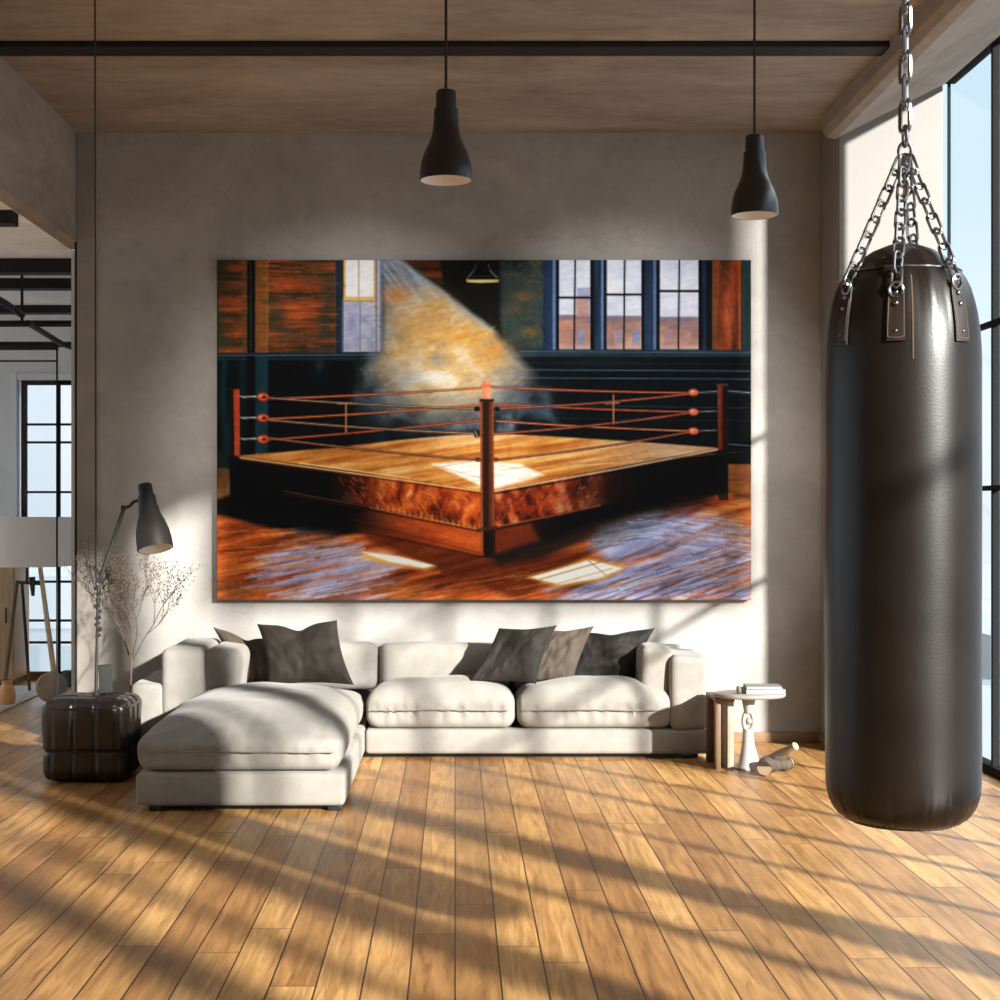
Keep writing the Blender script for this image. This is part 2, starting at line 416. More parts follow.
# right wall: pier by the corner with the white window jamb, then the sloped bulkhead over the glazing
mb = MB(); mb.box((XR, YJ+.012, 0), (XG, YB, ZC+.2), .02, 3); struct('wall_right', mb, M['pier'])
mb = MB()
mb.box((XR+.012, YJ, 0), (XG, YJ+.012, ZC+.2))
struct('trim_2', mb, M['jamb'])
mb = MB()
prof = [(XR-.09, ZC+.02), (XR-.085, 1.34+2.17), (XR-.06, 1.34+2.13), (XR-.01, 1.34+2.12), (XG+.15, 1.34+2.50), (XG+.15, ZC+.5), (XR-.09, ZC+.5)]
for y in (YN, YJ+.0):
    pass
va = [mb.bm.verts.new((x, YN, z)) for x, z in prof]; vb = [mb.bm.verts.new((x, YJ, z)) for x, z in prof]
mb.bm.faces.new(va); mb.bm.faces.new(vb[::-1])
for i in range(len(prof)):
    j = (i+1) % len(prof); mb.bm.faces.new((va[i], va[j], vb[j], vb[i]))
struct('trim_3', mb, M['beamface'])
mb = MB(); mb.box((XL-.1, YN-.2, 0), (XG+.15, YN, ZC+.2)); struct('wall_front', mb, M['plaster'])
# steel strip across the ceiling
mb = MB(); mb.box((XL, 7.25, ZC-.03), (XR-.08, 7.40, ZC), .006, 2); struct('trim_4', mb, M['steel'])
# steel corner of the wall beside the opening
mb = MB(); mb.box((XL-.012, YB-.012, 0), (XL+.004, YB+.262, ZL)); struct('trim_5', mb, M['steel'])
mb = MB(); mb.box((XL+.004, YB-.018, .0), (XL+.105, YB, ZC)); struct('trim_6', mb, M['pier'])
mb = MB(); mb.box((XL+.105, YB-.016, 0), (XR-.001, YB, .06), .004, 2); struct('baseboard_back', mb, M['base'])
mb = MB(); mb.box((XR-.016, YJ+.02, 0), (XR, YB-.016, .06), .004, 2); struct('baseboard_right', mb, M['base'])
# left room
hx0, hx1, hz1 = P(17, 0, YW).x, P(84, 0, YW).x, 1.34+(515-380)/F*YW
mb = MB()
mb.box((-6.2, YW, 0), (hx0, YW+.2, ZL)); mb.box((hx0, YW, hz1), (hx1, YW+.2, ZL)); mb.box((hx1, YW, 0), (-2.2, YW+.2, ZL))
struct('wall_far', mb, M['greywall'])
mb = MB(); mb.box((-2.33, YB+.26, 0), (-2.2, YW, ZL)); struct('wall_side', mb, M['greywall'])
mb = MB()
mb.box((-6.4, YN, 0), (-6.2, YW+.2, .12)); mb.box((-6.4, YN, 2.86), (-6.2, YW+.2, ZL+.2))
mb.box((-6.4, YN, .12), (-6.2, 3.2, 2.86)); mb.box((-6.4, 11.8, .12), (-6.2, YW+.2, 2.86))
struct('wall_left', mb, M['plaster'])
mb = MB(); mb.box((-6.2, YN-.2, 0), (XL-.1, YN, ZL+.2)); struct('wall_near', mb, M['plaster'])
mb = MB(); mb.box((hx0, YW-.02, hz1), (hx1, YW, hz1+.05)); mb.box((hx0-.045, YW-.03, 0), (hx0, YW, hz1+.05)); struct('trim_7', mb, M['whiteframe'])

# window_1: the glazed wall on the right
w1 = bpy.data.objects.new('window_1', None); COL.objects.link(w1); w1['kind'] = 'structure'; WORLD['window_1'] = Vector((0, 0, 0))
ZG = 1.34+2.49
mb = MB(); mb.box((XG, YN, 0), (XG+.07, YJ, .05)); mb.box((XG, YN, ZG-.06), (XG+.07, YJ, ZG)); mb.box((XG+.026, YJ-.012, .05), (XG+.042, YJ, ZG-.06))
mb.build('window_frame', M['frame'], w1, False)
yy = [(7.845, .026), (7.0, .03), (6.2, .03), (5.45, .03), (4.7, .05), (3.9, .03), (3.05, .34), (2.35, .09), (1.3, .38), (.6, .10), (.0, .34), (-.8, .05), (-1.6, .2), (-2.4, .05), (-3.2, .05)]
for y, w in yy:
    mb = MB(); mb.box((XG+.012, y-w/2, .05), (XG+.05, y+w/2, ZG-.06)); mb.build('mullion', M['frame'], w1, False)
for z in (1.48, 2.33):
    mb = MB(); mb.box((XG+.014, YN, z-.013), (XG+.048, YJ-.02, z+.013)); mb.build('transom', M['frame'], w1, False)
mb = MB(); mb.box((XG+.028, YN, .05), (XG+.034, YJ-.05, ZG-.06)); mb.build('glass_pane', M['glass'], w1, False)

# window_2: steel window of the left room
w2 = bpy.data.objects.new('window_2', None); COL.objects.link(w2); w2['kind'] = 'structure'; WORLD['window_2'] = Vector((0, 0, 0))
mb = MB()
a, b = P(20, 0, YW).x, P(24.5, 0, YW).x
mb.box((a, YW+.03, 0), (b, YW+.09, hz1)); mb.box((b, YW+.03, .0), (hx1, YW+.09, .07)); mb.box((b, YW+.03, hz1-.035), (hx1, YW+.09, hz1))
mb.build('window_frame', M['frame'], w2, False)
for x in (57, 79):
    xx = P(x, 0, YW).x; mb = MB(); mb.box((xx-.01, YW+.04, .07), (xx+.01, YW+.08, hz1-.035)); mb.build('mullion', M['frame'], w2, False)
for y in (424, 442, 492, 540, 558, 582, 621, 643):
    zz = P(0, y, YW).z; mb = MB(); mb.box((b, YW+.045, zz-.009), (hx1, YW+.075, zz+.009)); mb.build('glazing_bar', M['frame'], w2, False)
mb = MB(); mb.box((b, YW+.058, .07), (hx1, YW+.062, hz1-.035)); mb.build('glass_pane', M['glass'], w2, False)
# added_window: unseen side window of the left room, added for more ambient light
mb = MB()
w3 = bpy.data.objects.new('added_window', None); COL.objects.link(w3); w3['kind'] = 'structure'; WORLD['added_window'] = Vector((0, 0, 0))
for y in (3.2, 5.3, 7.4, 9.5, 11.75): mb.box((-6.34, y, .12), (-6.28, y+.05, 2.86))
mb.build('window_frame', M['frame'], w3, False)
mb = MB(); mb.box((-6.312, 3.25, .12), (-6.306, 11.75, 2.86)); mb.build('glass_pane', M['glass'], w3, False)
# unseen slab added outside the glazing to keep direct sun off the painting
mb = MB(); mb.box((XG+.10, 3.58, 3.17), (6.05, 3.62, 6.8)); struct('sun_block_slab', mb, M['pale'])

# ------------------------------------------------------------------ left room furniture
# steel beams under the low ceiling
for i, (yy_, h, lab) in enumerate(((8.1, .07, 'dark steel beam nearest the bulkhead under the low ceiling, short of the wall edge'),
                                  (9.62, .09, 'dark steel ceiling beam, second from the front in the left room'),
                                  (10.42, .07, 'dark steel ceiling beam, third from the front in the left room'),
                                  (11.75, .06, 'dark steel ceiling beam closest to the far window'))):
    mb = MB(); mb.box((-6.1, yy_-.06, ZL-h), (-2.335, yy_+.06, ZL), .004)
    tag(mb.build('ceiling_beam', M['steel'], smooth=False), lab, 'beam', 'steel beams of the left room')
rig = thing('pipe_rack', (-3.2, 10.7, ZL), 'suspended black pipe rack with an angled pipe below the low ceiling', 'rack')
for y in (10.2, 11.45):
    mb = MB(); mb.tube([(-5.6, y, 2.62), (-2.40, y, 2.62)], .022); mb.build('crossbar', M['steel'], rig)
mb = MB(); mb.tube([P(28, 323, 9.9), P(62, 344, 11.3), P(84, 352, 11.6)], .02); mb.build('angled_pipe', M['steel'], rig)
mb = MB(); mb.tube([P(-30, 284, 9.2), P(5, 303, 9.7), P(22, 315, 10.2)], .022); mb.build('curved_pipe', M['steel'], rig)
for x, y in ((P(22, 0, 10.2).x, 10.2), (-4.6, 10.2), (-4.6, 11.45)):
    mb = MB(); mb.tube([(x, y, 2.62), (x, y, ZL)], .010); mb.build('hanger_rod', M['steel'], rig)
# glass screen beside the wall
gp = thing('glass_screen', (-3.2, 9.12, 0), 'clear glass screen in a thin black frame beside the wall edge', 'screen')
x1 = P(57, 0, 9.12).x; zt = P(0, 348, 9.12).z; zr = P(0, 361, 9.12).z
mb = MB(); mb.tube([(x1, 9.12, 0), (x1, 9.12, zt)], .006, 8); mb.build('post', M['steel'], gp)
mb = MB(); mb.tube([(-4.6, 9.12, 0), (-4.6, 9.12, zt)], .011, 8); mb.build('post', M['steel'], gp)
mb = MB(); mb.box((-4.6, 9.108, zt-.012), (x1+.006, 9.132, zt+.008)); mb.build('top_rail', M['steel'], gp, False)
mb = MB(); mb.box((-4.6, 9.114, zr-.005), (x1-.006, 9.126, zr+.005)); mb.build('rail', M['steel'], gp, False)
mb = MB(); mb.box((-4.58, 9.117, .02), (x1-.012, 9.123, zt-.02)); mb.build('pane', M['glass2'], gp, False)
# rug
mb = MB(); mb.soft((2.6, 1.6, .014), .006, mx=Matrix.Translation((-4.38, 11.05, .0075)), seg=2, step=.2)
tag(mb.build('rug', M['rug']), 'flat grey rug under the drum-shade floor lamp', 'rug')
# tripod lamp
LY = 11.1
lt = thing('tripod_floor_lamp', (P(27, 0, LY).x, LY, 0.014), 'tripod floor lamp with wide white drum shade on grey rug', 'lamp')
tx = P(27, 0, LY).x
zs0, zs1 = P(0, 567, LY-.2).z, P(0, 517, LY-.2).z
R = 43/F*LY
mb = MB(); mb.lathe([(R-.004, zs0), (R, zs0), (R, zs1), (R-.004, zs1), (R-.006, zs1-.01), (R-.006, zs0+.01), (R-.004, zs0)], 56, Matrix.Translation((tx, LY, 0)))
mb.build('lamp_shade', M['lampshade'], lt)
hub = Vector((tx, LY, zs0-.06))
def leg(a, b, mat, r0=.014, r1=.02):
    mb = MB(); mb.tube([a, (Vector(a)+Vector(b))/2, b], [r0, (r0+r1)/2, r1], 10); return mb.build('leg', mat, lt)
leg(P(17, 582, LY), (P(3, 674, LY).x, LY, .032), M['legdark'])
leg(P(40, 566, LY), (P(56, 674, LY).x, LY+.02, .032), M['leglight'], .017, .022)
leg(P(22, 582, LY+.1), (P(22, 680, LY+.1).x, LY+.3, .03), M['steel'], .011, .013)
mb = MB(); mb.tube([P(16, 582, LY), P(41, 584, LY)], .011); mb.build('crossbar', M['steel'], lt)
mb = MB(); mb.tube([P(32, 577, LY), P(33, 596, LY)], [.025, .012]); mb.build('knob', M['steel'], lt)
mb = MB(); mb.tube([(tx, LY, zs0-.13), (tx, LY, zs1-.03)], .010); mb.build('stem', M['steel'], lt)
mb = MB()
for k in range(3):
    a = 2*PI*k/3; mb.tube([(tx, LY, zs1-.03), (tx+(R-.005)*math.cos(a), LY+(R-.005)*math.sin(a), zs1-.02)], .004, 6)
mb.build('shade_spider', M['steel'], lt)
# things on the floor around it
dk = P(50.5, 676, 10.75)
mb = MB(); mb.lathe([(0, -.03), (.098, -.03), (.108, -.02), (.108, .02), (.098, .03), (0, .03)], 40, Matrix.Translation((dk.x, 10.78, .1235)) @ Matrix.Rotation(PI/2-.12, 4, 'X') )
tag(mb.build('round_stand', M['disc']), 'round brown wooden disc standing upright beside the lamp foot', 'disc')
bk = P(69, 0, 11.95).x
mb = MB(); mb.lathe([(0, 0), (.085, 0), (.06, .07), (.05, .12), (.046, .12), (.055, .07), (.075, .012), (0, .012)], 24, Matrix.Translation((bk, 11.95, 0)))
tag(mb.build('basket', M['basket']), 'small dark basket on the floor below the far window', 'basket')
mb = MB(); pv = P(7, 0, 10.7)
mb.lathe([(0, 0), (.05, 0), (.062, .05), (.055, .1), (.035, .14), (.04, .16), (.033, .16), (.028, .14), (.048, .1), (0, .02)], 32, Matrix.Translation((pv.x, 10.7, .0148)))
tag(mb.build('vase', M['terracotta']), 'small orange glazed vase on the rug by the dark lamp leg', 'vase')
cb = thing('wooden_cabinet', (-4.0, 12.05, 0), 'honey coloured wooden cabinet against the far grey wall behind the lamp', 'cabinet')
cx1 = P(14, 0, 11.85).x
mb = MB(); mb.box((-4.6, 11.87, .06), (cx1, 12.28, .96), .008); mb.build('body', M['cab'], cb)
mb = MB(); mb.box((-4.55, 11.9, 0), (cx1-.05, 12.25, .06)); mb.build('plinth', M['steel'], cb, False)
for a, b2 in ((-4.59, -4.1), (-4.09, cx1-.01)):
    mb = MB(); mb.box((a, 11.85, .08), (b2, 11.87, .94), .004); d = mb.build('door', M['cab'], cb)
    mb = MB(); mb.tube([(b2-.05, 11.84, .5), (b2-.05, 11.84, .62)], .006, 8); mb.build('handle', M['steel'], d)

# ------------------------------------------------------------------ painting
def make_painting():
    X0, Y0, W, H = 217, 260, 534, 340
    S = 2
    w, h = W*S, H*S
    img = np.zeros((h, w, 3)); yy, xx = np.mgrid[0:h, 0:w]
    PX = xx/S+X0+.25; PY = yy/S+Y0+.25
    rng = np.random.RandomState(3)
    def vnoise(sx, sy, ang=0, octs=4, seed=0, rough=.55):
        r = np.random.RandomState(seed); ca, sa = math.cos(ang), math.sin(ang)
        u = (PX-X0)*ca+(PY-Y0)*sa; v = -(PX-X0)*sa+(PY-Y0)*ca
        out = np.zeros((h, w)); amp, tot = 1., 0.
        for o in range(octs):
            g = r.rand(257, 257)
            a = u/sx+31.7*o+400; b = v/sy+17.3*o+400
            ia, ib = np.floor(a).astype(int), np.floor(b).astype(int)
            fa, fb = a-ia, b-ib; fa = fa*fa*(3-2*fa); fb = fb*fb*(3-2*fb)
            g00 = g[ib % 257, ia % 257]; g10 = g[ib % 257, (ia+1) % 257]; g01 = g[(ib+1) % 257, ia % 257]; g11 = g[(ib+1) % 257, (ia+1) % 257]
            out += amp*((g00*(1-fa)+g10*fa)*(1-fb)+(g01*(1-fa)+g11*fa)*fb); tot += amp
            amp *= rough; sx *= .5; sy *= .5
        return out/tot
    C = lambda c: np.array(c, float)
    def mask(pts, soft=.6):
        # signed-distance style antialiased polygon (any simple polygon)
        inside = np.zeros((h, w), bool); dist = np.full((h, w), 1e9); n = len(pts)
        xs = [p[0] for p in pts]; ys = [p[1] for p in pts]; pad = soft*2+2
        j0, j1 = max(0, int((min(xs)-pad-X0)*S)), min(w, int((max(xs)+pad-X0)*S)+1)
        i0, i1 = max(0, int((min(ys)-pad-Y0)*S)), min(h, int((max(ys)+pad-Y0)*S)+1)
        if j1 <= j0 or i1 <= i0: return np.zeros((h, w))
        px, py = PX[i0:i1, j0:j1], PY[i0:i1, j0:j1]
        ins = np.zeros(px.shape, bool); ds = np.full(px.shape, 1e9)
        for k in range(n):
            (ax, ay), (bx, by) = pts[k], pts[(k+1) % n]
            if ay != by:
                cnd = ((ay > py) != (by > py)) & (px < (bx-ax)*(py-ay)/(by-ay)+ax); ins ^= cnd
            L2 = max((bx-ax)**2+(by-ay)**2, 1e-9)
            t = np.clip(((px-ax)*(bx-ax)+(py-ay)*(by-ay))/L2, 0, 1)
            ds = np.minimum(ds, np.hypot(px-ax-t*(bx-ax), py-ay-t*(by-ay)))
        sd = np.where(ins, ds, -ds)
        m = np.zeros((h, w)); m[i0:i1, j0:j1] = np.clip(.5+sd/(2*soft), 0, 1); return m
    def put(m, c, a=1.):
        nonlocal img
        c = np.asarray(c, float)
        if c.ndim == 1: c = c[None, None, :]
        img = img*(1-(m*a)[..., None])+c*(m*a)[..., None]
    def poly(pts, c, a=1., soft=.6): put(mask(pts, soft), c, a)
    def rect(x0, y0, x1, y1, c, a=1., soft=.5): poly([(x0, y0), (x1, y0), (x1, y1), (x0, y1)], c, a, soft)
    def line(pts, wd, c, a=1., soft=.5):
        for (ax, ay), (bx, by) in zip(pts, pts[1:]):
            pad = wd+soft*2+2
            j0, j1 = max(0, int((min(ax, bx)-pad-X0)*S)), min(w, int((max(ax, bx)+pad-X0)*S)+1)
            i0, i1 = max(0, int((min(ay, by)-pad-Y0)*S)), min(h, int((max(ay, by)+pad-Y0)*S)+1)
            if j1 <= j0 or i1 <= i0: continue
            px, py = PX[i0:i1, j0:j1], PY[i0:i1, j0:j1]
            L2 = max((bx-ax)**2+(by-ay)**2, 1e-9)
            t = np.clip(((px-ax)*(bx-ax)+(py-ay)*(by-ay))/L2, 0, 1)
            d = np.hypot(px-ax-t*(bx-ax), py-ay-t*(by-ay))
            m = (np.clip((wd/2-d)/soft+.5, 0, 1)*a)[..., None]
            img[i0:i1, j0:j1] = img[i0:i1, j0:j1]*(1-m)+C(c)*m
    def mix(c1, c2, t): t = np.clip(t, 0, 1)[..., None]; return C(c1)*(1-t)+C(c2)*t
    def ss(a, b, v): t = np.clip((v-a)/(b-a), 0, 1); return t*t*(3-2*t)
    def ramp(v, stops):
        out = np.zeros((h, w, 3)); ps = [s[0] for s in stops]
        for k in range(3): out[..., k] = np.interp(v, ps, [s[1][k] for s in stops])
        return out
    def ell(cx, cy, rx, ry, c, a=1., soft=.3):
        d = np.hypot((PX-cx)/rx, (PY-cy)/ry); put(np.clip((1-d)/soft+.5, 0, 1), c, a)
    def blob(cx, cy, rx, ry, c, a=1.):
        put(np.exp(-(((PX-cx)/rx)**2+((PY-cy)/ry)**2)), c, a)
    hs = vnoise(70, 5, 0, 5, 1); vs = vnoise(7, 60, 0, 5, 2); bl = vnoise(30, 26, 0, 5, 5); fine = vnoise(4, 4, 0, 2, 9); strk = vnoise(14, 2.2, -.2, 3, 19)
    # --- base: dark room
    put(np.ones((h, w)), mix((6, 10, 12), (16, 30, 34), vs))
    # --- upper wall, left brick panels
    brick = ramp(hs*.75+bl*.35-.05, [(0.22, (26, 30, 20)), (.38, (52, 42, 24)), (.50, (98, 50, 24)), (.60, (138, 60, 26)), (.72, (168, 76, 34)), (.88, (190, 110, 60))])
    put(mask([(217, 255), (336, 255), (336, 353), (217, 353)], .5), brick)
    blob(276, 318, 10, 16, (34, 42, 34), .8); blob(325, 322, 8, 20, (30, 46, 46), .75); blob(322, 275, 12, 10, (46, 48, 34), .5); blob(290, 335, 14, 8, (60, 62, 44), .5)
    blob(330, 295, 6, 12, (40, 50, 40), .5); blob(222, 270, 8, 16, (36, 44, 22), .85); blob(220, 330, 6, 26, (40, 54, 34), .8); blob(228, 345, 8, 8, (90, 66, 30), .5)
    rect(217, 255, 219, 353, (34, 44, 26), .8)
    rect(243, 255, 247, 353, (96, 62, 30), .8)
    rect(247.5, 255, 255.5, 353, (8, 12, 12)); line([(251, 262), (251.5, 350)], 1, (44, 66, 66), .7)
    put(mask([(256, 255), (268, 255), (268, 353), (256, 353)], .5), mix((92, 58, 30), (150, 88, 36), vs)); line([(268, 260), (267.5, 352)], 1.2, (150, 104, 46), .8)
    rect(334, 255, 337, 353, (96, 62, 30), .6); rect(336, 255, 344, 352, (26, 40, 54)); line([(343, 300), (343, 352)], 2.5, (80, 98, 128), .8)
    # left window
    rect(344, 255, 376, 352, (196, 190, 196)); rect(344, 255, 346.5, 300, (222, 172, 70)); rect(373.5, 255, 376, 300, (226, 186, 100))
    rect(346, 255, 358.3, 297, (244, 246, 255)); rect(360, 255, 373.5, 297, (246, 248, 255)); line([(359, 258), (359, 298)], 1.3, (190, 166, 120))
    rect(344, 297.5, 376, 301, (224, 184, 96)); line([(344, 301.5), (376, 301.5)], 1, (120, 92, 52), .8)
    low = mix((126, 130, 164), (200, 204, 228), bl*1.3-.2+.3*ss(350, 330, PY)); put(mask([(345, 302), (360, 302), (360, 351), (345, 351)], .5), low); put(mask([(361, 302), (374, 302), (374, 351), (361, 351)], .5), low)
    blob(352, 322, 5, 10, (122, 124, 164), .6); line([(360.3, 302), (360.3, 352)], 1.2, (120, 116, 110)); line([(376, 258), (376, 352)], 1.2, (150, 120, 90))
    rect(377, 255, 380.5, 352, (170, 178, 206)); rect(380.5, 255, 382.5, 352, (70, 88, 120))
    # ledge and dark panelling below
    rect(217, 353, 384, 355.5, (20, 36, 46)); line([(217, 356), (382, 355)], 1.3, (52, 80, 104)); line([(217, 359.5), (380, 358.5)], 1, (34, 56, 74), .8)
    low2 = mix((4, 12, 14), (20, 54, 66), vs*1.5-.55); put(mask([(217, 361), (247, 361), (247, 456), (217, 456)], .5), low2)
    rect(256, 356, 268, 455, mix((10, 32, 38), (24, 62, 76), vs*1.3-.2)); rect(247, 356, 255, 460, (4, 6, 8)); rect(269, 361, 355, 452, (4, 5, 7), .85)
    blob(320, 366, 5, 7, (22, 44, 58), .8)
    # --- back wall right of the beam
    put(mask([(384, 255), (460, 255), (470, 300), (400, 262)], 1), mix((40, 24, 14), (124, 56, 22), hs*1.6-.4))
    put(mask([(440, 255), (503, 255), (503, 330), (470, 312), (444, 292)], 2), mix((8, 10, 10), (26, 24, 18), bl))
    grn = mix((16, 26, 28), (56, 70, 66), bl*1.5-.2); put(mask([(500, 255), (545, 255), (545, 350), (505, 350), (500, 320)], 2), grn)
    blob(523, 297, 12, 5, (136, 84, 44), .6); blob(514, 310, 10, 5, (120, 78, 40), .45); blob(530, 332, 9, 5, (150, 100, 40), .6); blob(536, 262, 5, 6, (120, 70, 34), .35); blob(518, 276, 14, 6, (78, 76, 60), .5)
    # --- right window wall
    fr = mix((18, 28, 42), (52, 76, 112), vs*1.5-.35); put(mask([(543, 255), (712, 255), (712, 352), (543, 352)], .5), fr)
    rect(545, 255, 551, 352, (34, 54, 82), .7); rect(552.5, 255, 555.5, 352, (96, 124, 168)); rect(556, 255, 559, 352, (10, 14, 20)); rect(601, 255, 603.5, 352, (104, 132, 178), .9); rect(603.5, 255, 606, 352, (8, 12, 18)); rect(653, 255, 656, 352, (92, 120, 166), .9); rect(656, 255, 659, 352, (8, 12, 18))
    rect(591, 255, 594, 352, (8, 12, 18)); rect(641.5, 255, 644, 352, (8, 12, 18)); rect(698.5, 255, 702, 352, (8, 12, 18)); rect(706, 255, 712, 352, (10, 16, 22))
    def win(x0, x1, xm, yr, sky_y, bld):
        sky = mix((196, 206, 236), (232, 236, 250), bl*1.4-.2); g = mask([(x0, 255), (x1, 255), (x1, 349.5), (x0, 349.5)], .5); put(g, sky)
        build = mix((116, 92, 100), (206, 152, 122), bl*1.7-.45+.25*ss(320, 345, PY))
        put(g*ss(sky_y-1.5, sky_y+1.5, PY), build)
        put(g*ss(sky_y-2, sky_y, PY)*ss(sky_y+6, sky_y+3, PY), (124, 112, 128), .8)
        for bx, by, bw, bh, cc in bld: put(g*mask([(bx, by), (bx+bw, by), (bx+bw, by+bh), (bx, by+bh)], .8), cc, .85)
        put(g*ss(343, 349, PY), (196, 176, 178), .6)
        line([(x0-1, yr), (x1+1, yr)], 2.4, (10, 14, 18)); line([(xm, 255), (xm-1, 350)], 1.8, (14, 18, 24))
        line([(x0-1, 350), (x1+1, 350)], 1.2, (60, 60, 70)); line([(x0-.6, 255), (x0-.6, 350)], 1.2, (14, 20, 28)); line([(x1+.6, 255), (x1+.6, 350)], 1.2, (14, 20, 28))
    win(559, 590, 575, 298, 316, [(577, 288, 13, 28, (150, 152, 186)), (576, 300, 12, 17, (186, 140, 120)), (562, 326, 7, 16, (180, 128, 112)), (577, 330, 7, 16, (130, 140, 176))])
    win(606.5, 641, 624.5, 295, 317, [(616, 331, 6, 12, (134, 140, 180)), (632, 330, 8, 15, (130, 138, 182)), (608, 334, 6, 12, (150, 120, 120))])
    win(659.5, 698, 679, 291.5, 318, [(664, 330, 9, 14, (156, 128, 134)), (683, 332, 8, 10, (176, 138, 126)), (661, 322, 36, 4, (144, 116, 120))])
    put(mask([(712, 255), (740, 255), (740, 351), (712, 351)], .5), ramp(vs*.7+bl*.3, [(.25, (60, 30, 18)), (.45, (116, 54, 28)), (.6, (156, 66, 34)), (.8, (176, 92, 56))])); rect(712, 255, 717, 351, (92, 66, 34), .55); line([(739.5, 258), (739.5, 350)], 1.6, (190, 84, 30), .8)
    put(mask([(741, 255), (752, 255), (752, 351), (741, 351)], .5), mix((12, 26, 24), (40, 66, 62), vs))
    # ledge and boards under the right windows
    put(mask([(505, 350), (752, 350), (752, 357), (500, 357)], .7), mix((14, 24, 32), (50, 70, 84), hs)); line([(520, 351.5), (752, 353)], 1.2, (66, 92, 108), .8)
    rect(508, 357.5, 752, 470, (5, 9, 12), .9, 1)
    for yy_, c_, a_ in ((370, (74, 92, 112), .9), (378, (66, 84, 104), .9), (363, (22, 36, 46), .7), (391, (40, 62, 80), .6), (405, (38, 62, 80), .6), (418, (28, 46, 60), .5)):
        line([(525, yy_), (752, yy_+(1.2 if yy_ < 385 else 3))], 1.1, c_, a_)
    line([(728, 391), (752, 393)], 1.2, (130, 150, 170), .8); line([(728, 444), (752, 446)], 1.2, (84, 104, 120), .8)
    blob(600, 362, 50, 6, (20, 36, 46), .6)
    # --- light beam with dust
    beam = mask([(381, 256), (394, 256), (490, 330), (548, 388), (560, 425), (520, 436), (400, 432), (352, 398), (360, 372), (383, 352)], 5)
    wob = vnoise(16, 14, .2, 4, 97)
    beam = beam*np.clip(1-np.clip((np.hypot((PX-450)/108, (PY-345)/92)-.62)*3.2, 0, 1)*np.clip(1.7-wob*2.0, 0, 1), 0, 1)
    bc = mix((58, 72, 84), (152, 164, 178), bl*1.5-.3+.35*ss(350, 270, PY)); put(beam, bc, .88)
    st = vnoise(3, 90, math.radians(-38), 3, 21); put(mask([(382, 256), (396, 256), (496, 332), (470, 350), (383, 300)], 3), (190, 200, 216), .40*1); put(mask([(382, 256), (396, 256), (496, 332), (470, 350), (383, 300)], 3)*np.clip(st*2-.9, 0, 1), (222, 226, 236), .6)
    line([(394, 258), (440, 292), (492, 332)], 3, (150, 172, 190), .55, 3)
    cl = vnoise(20, 16, .3, 5, 33, .6); clm = np.exp(-(((PX-450)/70)**2+((PY-352)/46)**2)*1.05)
    clm = np.clip(clm*1.25, 0, 1)*beam
    put(clm, ramp(cl, [(.22, (160, 150, 140)), (.38, (204, 172, 126)), (.47, (228, 170, 88)), (.55, (236, 188, 112)), (.64, (242, 218, 172)), (.76, (250, 242, 226))]), .93)
    for bx, by, rx, ry, c_, a_ in ((398, 296, 16, 12, (196, 118, 46), .7), (412, 318, 20, 12, (214, 160, 92), .6), (436, 310, 16, 14, (222, 158, 66), .8), (425, 336, 20, 14, (222, 164, 80), .7), (470, 338, 22, 10, (220, 150, 52), .8), (492, 352, 22, 12, (206, 140, 54), .75), (458, 352, 12, 8, (236, 206, 150), .7), (404, 352, 22, 14, (206, 164, 104), .6), (384, 372, 16, 10, (150, 128, 92), .55), (372, 345, 6, 26, (112, 124, 150), .5),
                                  (437, 377, 12, 8, (255, 248, 226), 1.0), (448, 384, 14, 8, (246, 228, 190), .7), (462, 366, 16, 8, (216, 188, 140), .6), (420, 392, 20, 8, (226, 196, 140), .6), (470, 388, 22, 8, (228, 196, 138), .6), (505, 376, 20, 10, (150, 142, 124), .6), (396, 398, 22, 9, (128, 130, 128), .6), (445, 404, 34, 9, (196, 170, 128), .7), (520, 395, 20, 12, (84, 96, 106), .6), (540, 410, 16, 10, (40, 58, 72), .7), (375, 405, 16, 10, (48, 66, 84), .7), (430, 420, 50, 8, (110, 106, 98), .5), (415, 300, 7, 6, (236, 214, 180), .4), (428, 292, 10, 6, (210, 160, 96), .5)):
        put(np.exp(-(((PX-bx)/rx)**2+((PY-by)/ry)**2))*np.clip(.35+cl*1.3, 0, 1), c_, a_)
    sp = rng.rand(h, w) > .9965; put(sp*np.exp(-(((PX-485)/55)**2+((PY-362)/55)**2)), (220, 170, 90), .9)
    # hanging lamp in the picture
    line([(479, 258), (479, 266)], 1.2, (60, 60, 56)); line([(484, 258), (484, 266)], 1.2, (60, 60, 56)); poly([(476, 263), (488, 263), (490, 271), (475, 271)], (14, 14, 14))
    poly([(474, 270), (490, 270), (498, 278), (499, 282), (465, 282), (467, 278)], (8, 10, 10)); line([(474, 271), (467, 279)], 1.1, (120, 122, 112), .9); line([(490, 271), (497, 278)], 1.1, (150, 148, 130), .9); line([(476, 264), (475, 270)], .9, (90, 90, 84), .8); line([(488, 264), (490, 270)], .9, (90, 90, 84), .8); line([(471, 277), (495, 276)], .8, (60, 62, 58), .8)
    poly([(466, 280), (499, 280), (498, 282.6), (480, 283.4), (467, 282.6)], (214, 200, 110)); line([(470, 281.5), (494, 281.5)], 1, (246, 238, 170))
    # --- floor of the hall
    ang = math.radians(-14); fl = vnoise(90, 5, ang, 4, 41); fl2 = vnoise(34, 9, ang, 4, 43)
    left = ramp(fl*.6+fl2*.4, [(.25, (70, 24, 10)), (.42, (140, 56, 20)), (.55, (186, 82, 30)), (.7, (214, 120, 52)), (.85, (226, 160, 90))])
    put(mask([(215, 515), (240, 508), (500, 560), (560, 540), (752, 470), (752, 602), (215, 602)], 2), left)
